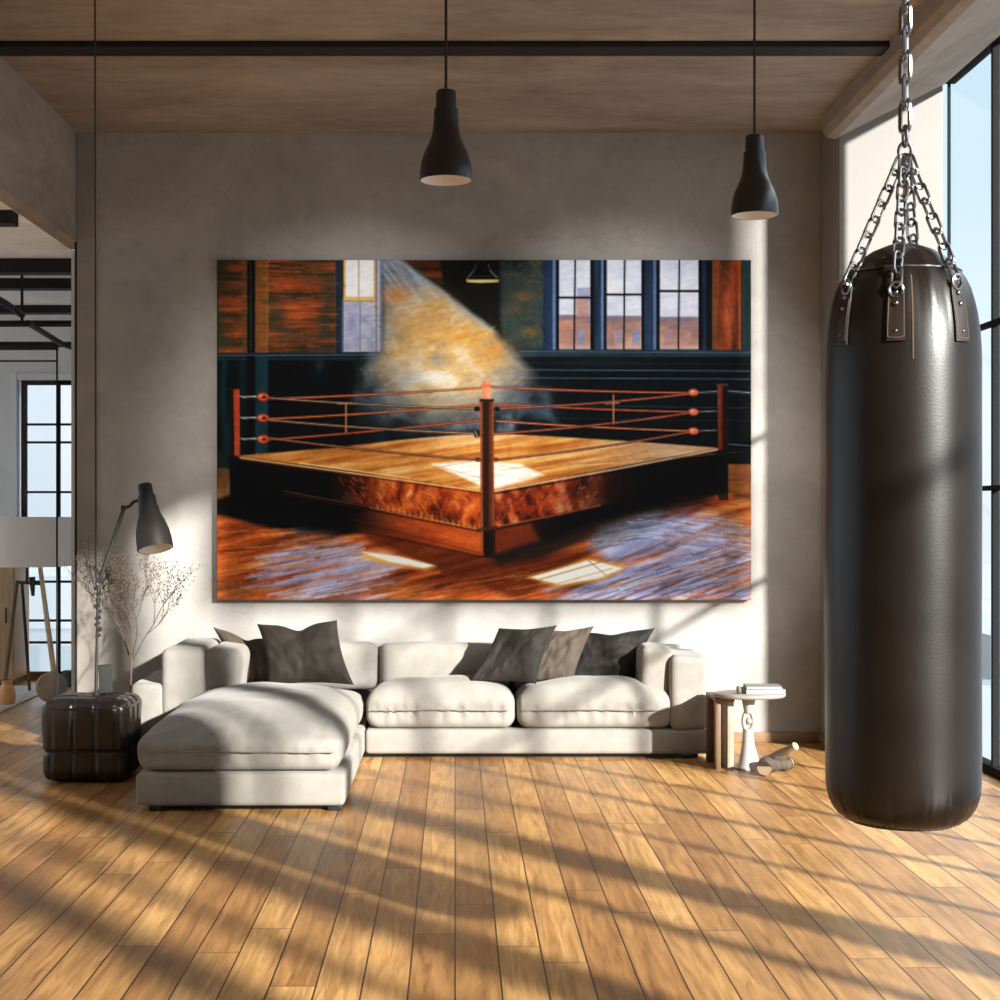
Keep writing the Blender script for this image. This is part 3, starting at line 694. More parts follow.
    rect(217, 468, 232, 500, mix((62, 44, 26), (150, 92, 44), vs*.5+ss(470, 500, PY)*.5)); rect(217, 452, 231, 468, (20, 30, 26), .8)
    # dark under the ring, left
    poly([(215, 500), (232, 494), (350, 520), (372, 532), (330, 536), (270, 528), (217, 514)], (5, 6, 7), 1, 2.5)
    # lavender light on the boards, left
    lav = mask([(282, 540), (352, 545), (400, 560), (396, 585), (380, 600), (270, 602), (300, 585), (256, 578)], 9)*np.clip(fl*2.2-.45, 0, 1)
    put(lav, mix((120, 124, 170), (206, 210, 244), fl2*1.4-.2), .95)
    put(mask([(290, 528), (340, 536), (372, 556), (330, 560), (300, 556)], 6)*np.clip(vnoise(50, 4, ang, 3, 61)*2-.6, 0, 1), (120, 136, 140), .8)
    put(mask([(217, 580), (300, 588), (380, 590), (420, 602), (217, 602)], 4)*np.clip(vnoise(60, 4, ang, 3, 71)*2.2-.8, 0, 1), (88, 84, 60), .6)
    blob(232, 592, 14, 8, (120, 66, 26), .7); blob(400, 590, 22, 8, (206, 118, 52), .7); blob(300, 596, 26, 5, (150, 84, 36), .6)
    # --- ring plinth, skirts, mat
    pf_ = ss(345, 415, PX)[..., None]; poly([(335, 500), (481, 528), (484, 556), (366, 531), (335, 522)], mix((122, 40, 14), (216, 94, 34), vnoise(50, 7, .2, 4, 51)+.25*ss(380, 470, PX)-.1)*pf_+C((6, 5, 6))*(1-pf_))
    poly([(358, 528), (420, 540), (488, 557), (500, 562), (600, 545), (560, 575), (520, 600), (440, 572), (370, 540)], mix((60, 22, 8), (124, 46, 16), fl), .92, 4)
    poly([(366, 531), (484, 556), (484, 558), (366, 533)], (60, 20, 8), .6)
    line([(352, 519), (481, 553)], 1.2, (90, 28, 10), .6)
    skl = ramp(vnoise(9, 16, .3, 5, 55), [(.25, (70, 20, 8)), (.42, (130, 42, 14)), (.55, (180, 70, 22)), (.68, (210, 104, 40)), (.85, (232, 160, 80))])
    skl = skl*(1-ss(400, 325, PX)[..., None])+C((5, 5, 6))*ss(400, 325, PX)[..., None]
    poly([(231, 456), (300, 462), (481, 489), (481, 528), (370, 506), (285, 492), (231, 488)], skl)
    poly([(231, 486), (285, 492), (372, 507), (345, 520), (345, 524), (231, 500)], (4, 4, 6), 1, 1.5)
    line([(285, 491), (370, 507)], 1.3, (120, 70, 40), .5); line([(370, 507), (420, 517), (482, 529)], 1.6, (176, 96, 46), .75); line([(282, 493), (420, 519.5), (482, 531.5)], 1.6, (40, 14, 6), .8)
    for k in range(60):
        x_ = 375+k*1.8; y_ = 507+(x_-375)*.207; line([(x_, y_+1), (x_+rng.uniform(-1, 1), y_-rng.uniform(2, 5))], .8, (236, 170, 90) if k % 3 else (60, 20, 8), .5)
    skr = ramp(vnoise(9, 18, -.3, 5, 57), [(.25, (60, 16, 8)), (.45, (124, 40, 14)), (.58, (170, 64, 24)), (.72, (190, 110, 70)), (.9, (200, 150, 120))])
    dk_ = ss(540, 640, PX)[..., None]; skr = skr*(1-dk_)+C((5, 5, 6))*dk_
    poly([(494, 488), (717, 449), (726, 462), (728, 490), (640, 500), (560, 515), (494, 527)], skr)
    poly([(560, 513), (640, 498), (728, 478), (728, 492), (660, 508), (600, 520), (545, 540), (494, 555), (494, 528)], mix((34, 14, 8), (4, 5, 6), ss(510, 570, PX)), 1, 1.5)
    poly([(494, 529), (530, 522), (540, 540), (494, 555)], mix((86, 28, 12), (130, 48, 20), bl), .9, 3)
    line([(494, 527), (560, 514), (600, 505)], 1.4, (160, 84, 40), .7); line([(494, 529.5), (590, 510)], 1.6, (30, 10, 6), .8)
    poly([(484, 556), (494, 555), (545, 540), (640, 508), (728, 490), (700, 505), (610, 530), (540, 560), (500, 566)], (22, 14, 12), .85, 4)
    rect(727, 464, 752, 492, mix((84, 46, 22), (150, 88, 44), hs)); poly([(726, 490), (752, 494), (752, 502), (735, 498)], (60, 36, 20), .8, 3)
    # lavender light, right floor
    fr_ = vnoise(70, 4, math.radians(-24), 4, 81); lavr = mask([(590, 540), (640, 518), (690, 512), (716, 514), (752, 532), (752, 602), (560, 602), (545, 588), (610, 572)], 8)
    put(lavr*np.clip(fr_*2.4-.35, 0, 1), mix((112, 122, 168), (204, 210, 244), fl2*1.5-.25), .95)
    put(mask([(600, 528), (660, 512), (640, 530), (590, 548)], 5), (86, 108, 130), .6)
    put(mask([(700, 505), (752, 490), (752, 560), (726, 540)], 8)*np.clip(vnoise(40, 4, math.radians(10), 3, 87)*2-.4, 0, 1), (140, 86, 42), .8)
    put(mask([(690, 560), (752, 556), (752, 602), (640, 602)], 8)*np.clip(vnoise(60, 5, math.radians(-18), 3, 88)*2-.9, 0, 1), (126, 84, 50), .7)
    blob(640, 530, 16, 5, (150, 184, 196), .4)
    for k in range(12):          # board joints, right
        x_ = 560+k*17; line([(x_, 602), (x_+60+k*2, 580-k*1.3), (x_+110, 566-k*2.2)], .9, (40, 34, 48), .75)
    for k in range(7):
        y_ = 516+k*6.2; line([(690+k*5, y_), (752, y_+9)], .9, (70, 66, 84), .4)
    for k in range(11):          # board joints, left
        y_ = 536+k*7.5; line([(217, y_+16), (300, y_), (330, y_-6)], .8, (90, 36, 14), .45)
    for k in range(7):
        x_ = 290+k*22; line([(x_, 600), (x_+70, 583-k*1.5)], .9, (66, 50, 60), .6)
    for k in range(7):
        line([(470+k*16, 602), (520+k*13, 584-k)], .9, (96, 40, 18), .5)
    # mat
    mat = ramp(vnoise(80, 4, math.radians(-9), 4, 91)*.7+bl*.3, [(.25, (140, 78, 28)), (.42, (190, 112, 44)), (.55, (216, 148, 70)), (.7, (228, 184, 116)), (.85, (224, 210, 180))])
    mt_ = [(237, 456), (330, 448), (400, 440), (480, 433), (545, 436), (640, 442), (718, 448), (610, 468), (494, 490), (481, 490), (360, 472)]
    poly(mt_, mat)
    put(mask(mt_, .6)*ss(560, 680, PX), mix((150, 110, 80), (196, 196, 196), hs), .7)
    put(mask(mt_, .6)*ss(300, 250, PX), (170, 96, 38), .5)
    put(mask(mt_, .6)*np.exp(-((PY-436)/5)**2)*np.exp(-((PX-440)/70)**2), (226, 196, 150), .7)
    poly([(432, 464), (478, 460), (520, 464), (544, 475), (495, 488), (481, 486), (462, 477)], (254, 250, 236), 1, 1.6)
    line([(437, 466), (481, 478)], .9, (206, 150, 80), .6); line([(495, 463), (541, 474)], .9, (236, 190, 120), .5)
    line([(236, 457), (360, 474), (481, 491)], 1.6, (226, 176, 110), .9); line([(236, 459), (360, 476), (481, 493)], 1.4, (70, 28, 10), .8); line([(300, 463), (410, 478)], 1.4, (240, 210, 160), .7)
    line([(494, 491), (610, 470), (717, 449.5)], 1.6, (210, 180, 140), .9); line([(494, 493.5), (610, 472.5), (717, 452)], 1.6, (20, 12, 8), .85)
    for x0, x1, n_ in ((240, 470, 8), (500, 700, 7)):
        for k in range(n_):
            a_ = x0+(x1-x0)*k/n_; line([(a_, 457+(a_-240)*.05 if x0 < 300 else 470-(a_-500)*.07), (a_+70, (450+(a_-240)*.02) if x0 < 300 else 462-(a_-500)*.06)], .8, (140, 80, 34), .5)
    # loose brush strokes
    def strokes(n_, pts, slope, ln, wd, cols_, a_, jit=.04):
        mk = mask(pts, 2); k = 0; tries = 0
        while k < n_ and tries < n_*12:
            tries += 1
            x_ = rng.uniform(min(p[0] for p in pts), max(p[0] for p in pts)); y_ = rng.uniform(min(p[1] for p in pts), max(p[1] for p in pts))
            ii, jj = int((y_-Y0)*S), int((x_-X0)*S)
            if not (0 <= ii < h and 0 <= jj < w) or mk[ii, jj] < .5: continue
            k += 1; L_ = rng.uniform(.4, 1)*ln; m_ = slope+rng.uniform(-jit, jit); c_ = cols_[rng.randint(len(cols_))]
            line([(x_-L_/2, y_-m_*L_/2), (x_+L_/2, y_+m_*L_/2)], rng.uniform(.5, 1)*wd, c_, rng.uniform(.4, 1)*a_, .8)
    LV = [(176, 180, 222), (150, 156, 204), (206, 210, 240), (120, 130, 176), (196, 150, 120)]
    OG = [(206, 96, 36), (170, 66, 24), (120, 44, 16), (222, 140, 70), (88, 34, 14)]
    strokes(150, [(217, 520), (300, 530), (360, 545), (300, 575), (217, 560)], -.10, 34, 1.6, OG, .6)
    strokes(120, [(270, 552), (350, 545), (392, 562), (380, 590), (300, 598), (250, 585)], -.19, 40, 2.2, LV, .7)
    strokes(60, [(217, 560), (420, 575), (470, 602), (217, 602)], -.16, 40, 1.5, OG+[(96, 100, 70)], .55)
    strokes(60, [(400, 572), (560, 566), (560, 602), (430, 602)], -.20, 40, 1.5, OG, .5)
    strokes(110, [(630, 522), (690, 512), (720, 514), (752, 530), (752, 556), (690, 552), (640, 545)], .12, 34, 1.8, LV+[(84, 100, 130)], .65)
    strokes(150, [(560, 596), (620, 570), (660, 548), (752, 556), (752, 602), (560, 602)], -.30, 40, 2.0, LV+[(60, 56, 80)], .65)
    strokes(50, [(600, 528), (680, 508), (640, 540), (590, 550)], -.16, 30, 1.6, [(80, 100, 124), (110, 130, 150), (40, 44, 50)], .6)
    strokes(60, [(700, 510), (752, 500), (752, 602), (690, 602)], .05, 26, 1.6, [(140, 84, 42), (176, 110, 60), (100, 66, 44)], .5)
    strokes(120, [(268, 262), (335, 262), (335, 352), (268, 352)], .0, 26, 1.6, [(170, 70, 28), (40, 48, 34), (196, 96, 44), (70, 40, 22), (52, 66, 58)], .6)
    strokes(60, [(217, 262), (246, 262), (246, 352), (217, 352)], .0, 14, 1.6, [(150, 66, 28), (40, 52, 32), (110, 70, 34), (70, 40, 22)], .6)
    strokes(60, [(719, 266), (736, 266), (736, 344), (719, 344)], 4., 3, 1.4, [(170, 72, 40), (90, 44, 24), (130, 60, 34)], .5, 1.)
    strokes(170, [(340, 475), (480, 495), (480, 524), (385, 506), (340, 497)], 1.0, 5, 1.6, [(214, 96, 36), (120, 36, 12), (226, 150, 80), (70, 20, 8), (180, 64, 22)], .55, .7)
    strokes(120, [(496, 493), (600, 475), (600, 502), (496, 524)], -1.0, 5, 1.6, [(180, 72, 30), (110, 34, 14), (190, 140, 110), (50, 16, 8)], .5, .7)
    strokes(90, [(250, 456), (480, 436), (700, 448), (490, 487)], -.12, 40, 1.2, [(226, 160, 84), (180, 104, 42), (236, 200, 140), (204, 130, 60)], .45)
    strokes(130, [(400, 300), (440, 292), (510, 345), (520, 380), (470, 400), (390, 395), (385, 330)], -.3, 9, 3.2, [(222, 170, 96), (232, 206, 164), (200, 146, 76), (170, 140, 110), (150, 150, 150)], .35, .9)
    strokes(50, [(360, 300), (384, 300), (390, 420), (356, 400)], .2, 8, 2.5, [(90, 104, 130), (60, 78, 100), (140, 140, 140)], .4, .9)
    strokes(70, [(505, 262), (542, 262), (542, 348), (520, 348)], .4, 9, 2, [(66, 80, 74), (36, 46, 44), (110, 76, 44)], .45, 1.)
    blob(426, 366, 9, 7, (214, 176, 120), .8); blob(440, 378, 8, 5, (252, 242, 216), .8)
    # bright sun patches on the floor
    poly([(361, 551), (400, 556), (436, 566), (425, 569.5), (380, 563), (362, 556)], (238, 176, 70), .9, 2.5); poly([(362, 551.5), (398, 556), (434, 565), (424, 567.5), (388, 561)], (255, 252, 240), 1, .9)
    poly([(529, 577), (588, 558), (626, 566), (600, 580), (556, 586)], (236, 180, 70), .9, 2.5); poly([(531, 577), (588, 560), (600, 562), (622, 568), (598, 578), (560, 584)], (255, 252, 236), 1, 1)
    line([(540, 579), (602, 561)], 1.3, (150, 96, 40), .8); line([(558, 583), (612, 568)], 1.1, (170, 120, 60), .7); line([(588, 560), (606, 575)], 1, (120, 80, 40), .7)
    # --- ropes
    OR, DK, LT = (196, 88, 44), (52, 26, 18), (214, 190, 150)
    def rope(p, q, wd=1.5, c=OR, sag=1.0, hi=None):
        pts = [(p[0]+(q[0]-p[0])*t, p[1]+(q[1]-p[1])*t+sag*4*t*(1-t)) for t in np.linspace(0, 1, 9)]
        line(pts, wd+1, (24, 12, 10), .75); line(pts, wd, c, 1)
        if hi: line([(x_, y_-.4) for x_, y_ in pts], .6, hi, .7)
    rope((268, 399), (481, 388), 1.4, (206, 104, 60)); rope((268, 419), (481, 405), 1.4, (200, 100, 52)); rope((266, 440), (481, 420), 1.4, (180, 80, 44))
    rope((491, 387), (690, 393), 1.4, (190, 92, 62)); rope((496, 404), (690, 412), 1.4, (176, 80, 50)); rope((496, 421), (690, 431), 1.3, (196, 110, 70))
    rope((268, 398), (480, 409), 1.5, (110, 72, 56), 1.5, LT); rope((268, 420), (480, 434), 1.5, (120, 76, 56), 1.5, LT); rope((268, 438), (480, 460), 1.5, (110, 58, 40), 1.5, (210, 150, 100))
    rope((494, 409), (690, 394), 1.5, (130, 62, 42), 2, (206, 130, 90)); rope((494, 434), (690, 413), 1.5, (130, 56, 40), 2, (206, 120, 80)); rope((494, 460), (690, 432), 1.5, (120, 50, 36), 2, (206, 130, 90))
    for x_, y0_, y1_ in ((346, 403, 432), (613, 395, 424)):
        line([(x_, y0_), (x_, y1_)], 1.6, (150, 78, 50), .9); line([(x_+.6, y0_), (x_+.6, y1_)], .7, (226, 180, 140), .6); line([(x_-8, 404), (x_+6, 403)], 1.4, (200, 140, 90), .7)
    for y_ in (397, 418, 439):
        line([(240, y_-.5), (259, y_)], 1, (150, 150, 150), .9); line([(243, y_+.6), (257, y_-.8)], .8, (220, 220, 220), .8)
        ell(263.5, y_, 6.3, 4.6, (120, 36, 18)); ell(263.5, y_, 5.2, 3.5, (206, 84, 48)); ell(264.5, y_+.3, 2.6, 1.6, (90, 26, 14)); ell(261, y_-1.2, 1.8, 1.1, (240, 150, 110), .8)
    for y_ in (392.5, 412, 431):
        line([(698, y_), (716, y_-1)], 1, (150, 150, 150), .8)
        ell(693, y_, 5.6, 4, (110, 36, 22)); ell(693, y_, 4.6, 3, (206, 104, 72)); ell(692, y_-1, 1.8, 1, (240, 170, 140), .8)
    # posts
    rect(231, 389, 236, 456, (24, 10, 8)); put(mask([(234, 390), (240, 389), (240.5, 456), (235, 456)], .5), mix((150, 46, 22), (206, 84, 44), vs)); line([(231, 389.5), (240, 389)], 1.2, (60, 34, 26))
    poly([(229, 456), (240, 456), (240, 500), (231, 498)], (6, 6, 8), .9, 1)
    put(mask([(717, 385), (727, 384.5), (727, 450), (718, 450)], .5), mix((46, 16, 12), (136, 54, 36), vs*.7+.5*ss(724, 716, PX)-.1)); rect(722, 386, 727, 452, (12, 8, 8), .8); rect(718, 450, 728, 500, (8, 8, 10), .8); line([(716, 385), (727, 384.5)], 1.6, (70, 50, 44))
    put(mask([(482, 381), (491, 381), (491, 402), (482, 402)], .5), mix((206, 112, 70), (236, 172, 140), vs)); rect(480.5, 384.5, 492, 387.5, (196, 96, 54), .8)
    put(mask([(480, 400), (493.5, 400), (494.5, 556), (481, 554)], .6), mix((60, 26, 12), (118, 56, 26), vs)); rect(483.5, 401, 489, 552, (22, 10, 8), .75); line([(481, 402), (482, 553)], 1.5, (176, 88, 40), .8); line([(492.5, 402), (493.5, 552)], 1.3, (166, 84, 40), .7)
    rect(479.5, 399, 494, 401.5, (30, 18, 14)); rect(484, 528, 495, 556, (12, 6, 6), .85)
    line([(478, 530), (496, 527)], 4, (70, 30, 14), .8); ell(477, 409, 3.2, 2.6, (20, 12, 10)); ell(497, 409, 3, 2.4, (20, 12, 10)); ell(477, 434, 3.2, 4, (24, 20, 18), .9); line([(475, 431), (478, 438)], 1, (200, 180, 150), .7); ell(478, 459.5, 3.5, 2.4, (90, 36, 18)); ell(496, 459.5, 3.2, 2.2, (110, 46, 24))
    # small red brush signature
    for k in range(7): line([(690+k*2, 594.5+(k % 2)), (691.5+k*2, 593.2+(k % 3)*.8)], .8, (176, 40, 40), .8)
    # brush texture, a touch more contrast
    img2 = np.clip(img*(1+.16*(strk-.5)[..., None])+(fine-.5)[..., None]*18*np.clip(img.mean(2, keepdims=True)/90, .25, 1), 0, 255)
    img2 = img2.reshape(H, S, W, S, 3).mean((1, 3))
    return img2

PAINT_E = np.array((1.08, 1.04, 1.02))      # how bright a white surface hanging there comes out
pic = make_painting()/255.
pl = np.where(pic <= .04045, pic/12.92, ((pic+.055)/1.055)**2.4)
alb = pl/PAINT_E; alb = alb/(1+(alb/.97)**5)**.2
Hh, Ww = alb.shape[:2]
YP = YB-.05
pa, pb = P(217, 260, YP), P(751, 600, YP)
gx = np.linspace(pa.x, pb.x, Ww); gz = np.linspace(pa.z, pb.z, Hh)
co = np.zeros((Hh*Ww, 3)); co[:, 0] = np.tile(gx, Hh); co[:, 2] = np.repeat(gz, Ww); co[:, 1] = YP
idx = np.arange(Hh*Ww).reshape(Hh, Ww)
q = np.stack([idx[:-1, :-1], idx[1:, :-1], idx[1:, 1:], idx[:-1, 1:]], -1).reshape(-1, 4)
ring = np.concatenate([idx[0, :], idx[1:, -1], idx[-1, -2::-1], idx[-2:0:-1, 0]])
nb = len(ring); base = Hh*Ww
side = co[ring].copy(); side[:, 1] = YB-.002
co = np.concatenate([co, side])
q2 = np.stack([ring, np.roll(ring, -1), base+np.roll(np.arange(nb), -1), base+np.arange(nb)], -1)
cols = np.concatenate([alb.reshape(-1, 3), alb.reshape(-1, 3)[ring]*.8])
me = bpy.data.meshes.new('painting')
quads = np.concatenate([q, q2]); nf = len(quads)
me.vertices.add(len(co)); me.vertices.foreach_set('co', co.astype(np.float32).ravel())
me.loops.add(nf*4+nb); me.polygons.add(nf+1)
me.loops.foreach_set('vertex_index', np.concatenate([quads.ravel(), base+np.arange(nb)]).astype(np.int32))
me.polygons.foreach_set('loop_start', np.concatenate([np.arange(nf)*4, [nf*4]]).astype(np.int32))
me.update(calc_edges=True); me.validate()
ca = me.color_attributes.new('paint', 'FLOAT_COLOR', 'POINT')
ca.data.foreach_set('color', np.concatenate([cols, np.ones((len(cols), 1))], 1).astype(np.float32).ravel())
m, nt, b = new_mat('oil_paint')
at = N(nt, 'ShaderNodeAttribute'); at.attribute_name = 'paint'
nt.links.new(at.outputs['Color'], b.inputs['Base Color'])
b.inputs['Roughness'].default_value = .75; b.inputs['Specular IOR Level'].default_value = .08
me.materials.append(m)
po = bpy.data.objects.new('painting', me); COL.objects.link(po)
tag(po, 'large canvas painting of an empty boxing ring hung on the concrete wall', 'painting')

# ------------------------------------------------------------------ pendant lamps and cord
def pendant(px, pyb, Y, label):
    b_ = P(px, pyb, Y); R_ = .1
    o = thing('pendant_lamp', (b_.x, Y, ZC), label, 'lamp', 'black bell pendant lamps')
    T = Matrix.Translation((b_.x, Y, b_.z))
    out = [(.100, 0), (.099, .03), (.094, .065), (.084, .10), (.068, .135), (.056, .165), (.050, .195), (.047, .235), (.0455, .268), (.0400, .269)]
    inn = [(r-.004, z) for r, z in out[-3::-1]]
    mb = MB(); mb.lathe(out+[(.034, .269)]+inn[1:]+[(.0985, -.001), (.100, 0)], 56, T); mb.build('lamp_shade', [M['black']], o)
    mb = MB(); mb.lathe([(r-.0045, z) for r, z in out[:-2]]+[(0, .255)], 56, T); mb.build('inner_reflector', M['shadewhite'], o)
    mb = MB(); mb.lathe([(0, .268), (.039, .268), (.039, .325), (.036, .336), (.03, .34), (.006, .342), (0, .342)], 40, T); mb.build('socket_cap', M['black'], o)
    mb = MB(); mb.lathe([(0, .09), (.02, .095), (.03, .115), (.031, .135), (.022, .165), (.014, .19), (.014, .26)], 24, T); mb.build('bulb', M['bulb'], o)
    mb = MB(); mb.tube([(b_.x, Y, b_.z+.335), (b_.x, Y, ZC)], .0055, 8); mb.build('cord', M['cord'], o)
    mb = MB(); mb.lathe([(0, -.03), (.05, -.03), (.055, -.02), (.055, 0), (0, 0)], 32, Matrix.Translation((b_.x, Y, ZC))); mb.build('ceiling_rose', M['black'], o)
    return b_
p1 = pendant(446, 180.5, 5.75, 'black bell pendant lamp hanging higher in view, left of the other')
p2 = pendant(754.5, 215.5, 6.45, 'black bell pendant lamp hanging near the window side, right of the other')

# ------------------------------------------------------------------ sofa
sf = thing('sectional_sofa', (-.1, 8.3, 0), 'cream linen corner sofa with a chaise below the painting', 'sofa')
def pleat(co, u, a=.006, k=70., seed=0.):
    """gathers along the front and side seams of a cushion"""
    e = max(0, abs(u.y)-.7)/.3 if u.y < 0 else 0
    w = math.exp(-((u.z+.1)/.55)**2)*e
    n = abs(noise.noise(Vector((co.x*19+seed, 3.1, co.z*3))))+.6*abs(noise.noise(Vector((co.x*41+seed, 9.1, co.z*4))))
    return -n*a*w*1.6
def wrinkle(v, s, a, seed):
    return a*noise.noise(Vector((v.x*s+seed, v.y*s, v.z*s)))
def cushion(name, lo, hi, r, crown, parent, mat, seed, edge_droop=.02, step=.022, lean=None):
    lo, hi = Vector(lo), Vector(hi); c = (lo+hi)/2; s_ = hi-lo
    def fn(co, u):
        t = (1-abs(u.x)**3)*(1-abs(u.y)**3)
        co = co.copy()
        if co.z > 0: co.z += crown*t-edge_droop*(1-t)*(co.z/(s_.z/2))
        d = Vector((co.x, co.y, co.z)).normalized()
        co += Vector((0, -1, 0))*pleat(co, u, .030, seed=seed)
        co.z += wrinkle(co, 5, .010, seed)*max(0, u.z)
        co.z -= abs(noise.noise(Vector((co.x*16+seed, co.y*3, seed))))*.022*max(0, u.z)*max(0, (abs(u.y)-.55))*2*(1 if u.y < 0 else 0)
        co.x += wrinkle(co, 7, .005, seed+5); co.y += wrinkle(co, 7, .005, seed+9)
        return co
    mx = Matrix.Translation(c)
    if lean: mx = mx @ Matrix.Rotation(lean, 4, 'X')
    mb = MB(); mb.soft(s_, r, fn, mx, 5, step)
    o = mb.build(name, mat, parent, ang=80)
    return o
def piping(pts, parent, r=.004, close=True):
    mb = MB(); mb.tube(pts, r, 6, close=close); mb.build('piping', M['linen2'], parent)

YF = 8.38                 # front of the sofa, 6.88 front of the chaise
XC = -.497; XA = -1.444; XE = 1.405
# bases
mb = MB(); mb.soft((XE-XC-.003, .55, .135), .022, None, Matrix.Translation(((XE+XC+.003)/2, YF+.275, .025+.0675)), 4, .1); mb.build('base', M['linen'], sf, ang=70)
mb = MB(); mb.soft((XC-XA, 8.93-6.88, .15), .024, None, Matrix.Translation(((XC+XA)/2, (8.93+6.88)/2, .025+.075)), 4, .1); mb.build('chaise_base', M['linen'], sf, ang=70)
mb = MB(); mb.box((XC-.02, YF+.06, 0), (XE-.06, 8.9, .026)); mb.box((XA+.06, 6.95, 0), (XC-.06, 8.9, .026)); mb.build('plinth', M['black'], sf, False)
for x, y in ((XE-.12, YF+.04), (XA+.09, 6.925), (XC-.05, 6.925)):
    mb = MB(); mb.box((x-.03, y-.02, 0), (x+.03, y+.02, .026), .003); mb.build('foot', M['black'], sf)
# seat cushions
SB = .163
xm = P(516, 0, YF).x
c1 = cushion('seat_cushion', (XC+.005, YF-.005, SB-.002), (xm-.004, 8.74, .375), .07, .065, sf, M['linen'], 1.3)
c2 = cushion('seat_cushion', (xm+.004, YF-.005, SB-.002), (P(674, 0, YF).x, 8.74, .375), .07, .062, sf, M['linen'], 7.9)
cc = cushion('chaise_cushion', (XA-.005, 6.875, .178), (XC-.012, 8.62, .37), .075, .085, sf, M['linen'], 13.7, .03)
for c_, x0, x1, y0, z0 in ((c1, XC+.04, xm-.04, YF-.012, .268), (c2, xm+.04, P(674, 0, YF).x-.04, YF-.012, .268), (cc, XA+.04, XC-.05, 6.868, .27)):
    piping([(x0, y0+.006, z0), (x0+.1, y0, z0), ((x0+x1)/2, y0-.002, z0+.004), (x1-.1, y0, z0), (x1, y0+.006, z0)], c_, .0035, False)
# backs
def backf(seed):
    def fn(co, u):
        co = co.copy(); co.y -= .03*(1-u.x**2)*(1-u.z**2)*(1 if u.y < 0 else 0); co += Vector((wrinkle(co, 6, .006, seed), wrinkle(co, 6, .008, seed+3), wrinkle(co, 5, .010, seed+7)*max(0, u.z))); return co
    return fn
mb = MB(); mb.soft((XE-XA-.25, .10, .42), .04, backf(.4), Matrix.Translation(((XE+XA)/2+.05, 8.925, .17+.21)), 4, .08); mb.build('back_frame', M['linen'], sf, ang=80)
for x0, x1, zt_, sd in ((P(240, 0, 8.7).x, P(377, 0, 8.7).x, .60, 21), (P(379, 0, 8.7).x, P(512, 0, 8.7).x, .605, 25), (P(514, 0, 8.7).x, P(642, 0, 8.7).x, .60, 31)):
    mb = MB(); mb.soft((x1-x0, .15, zt_-.33), .055, backf(sd), Matrix.Translation(((x0+x1)/2, 8.83, (.33+zt_)/2)) @ Matrix.Rotation(-.08, 4, 'X'), 5, .03); mb.build('back_cushion', M['linen'], sf, ang=80)
# right arm and the bolster beside it
def armf(seed):
    def fn(co, u):
        co = co.copy(); co += Vector((wrinkle(co, 5, .008, seed), wrinkle(co, 5, .008, seed+2), wrinkle(co, 4, .010, seed+4)*max(0, u.z))); return co
    return fn
ax0 = P(670, 0, YF).x
mb = MB(); mb.soft((XE-ax0, 8.93-YF, .41), .045, armf(3), Matrix.Translation(((XE+ax0)/2, (8.93+YF)/2, .155+.205)), 5, .04); mb.build('arm', M['linen'], sf, ang=80)
bx0, bx1 = P(640, 0, 8.5).x, P(669, 0, 8.5).x
mb = MB(); mb.soft((bx1-bx0+.02, .36, .30), .05, armf(9), Matrix.Translation(((bx0+bx1)/2, 8.62, .33+.13)) @ Matrix.Rotation(.06, 4, 'Y'), 5, .04); mb.build('bolster', M['linen'], sf, ang=80)
# left arm of the chaise: low front block, high block, side cushion
lx0, lx1 = P(132, 0, 8.06).x, P(161, 0, 8.06).x
mb = MB(); mb.soft((lx1-lx0+.03, .84, .41), .03, armf(15), Matrix.Translation(((lx0+lx1)/2+.005, 8.48, .02+.225)), 4, .06); mb.build('low_arm', M['linen'], sf, ang=80)
hx, hx2 = P(160, 0, 8.05).x, P(203, 0, 8.05).x
mb = MB(); mb.soft((hx2-hx, .86, .48), .045, armf(19), Matrix.Translation(((hx+hx2)/2, 8.48, .16+.235)), 5, .04); mb.build('high_arm', M['linen'], sf, ang=80)
sx0, sx1 = P(203, 0, 8.2).x, P(241, 0, 8.2).x
mb = MB(); mb.soft((sx1-sx0, .62, .32), .06, armf(23), Matrix.Translation(((sx0+sx1)/2, 8.42, .33+.135)) @ Matrix.Rotation(.10, 4, 'Y'), 5, .03); mb.build('side_cushion', M['linen'], sf, ang=80)

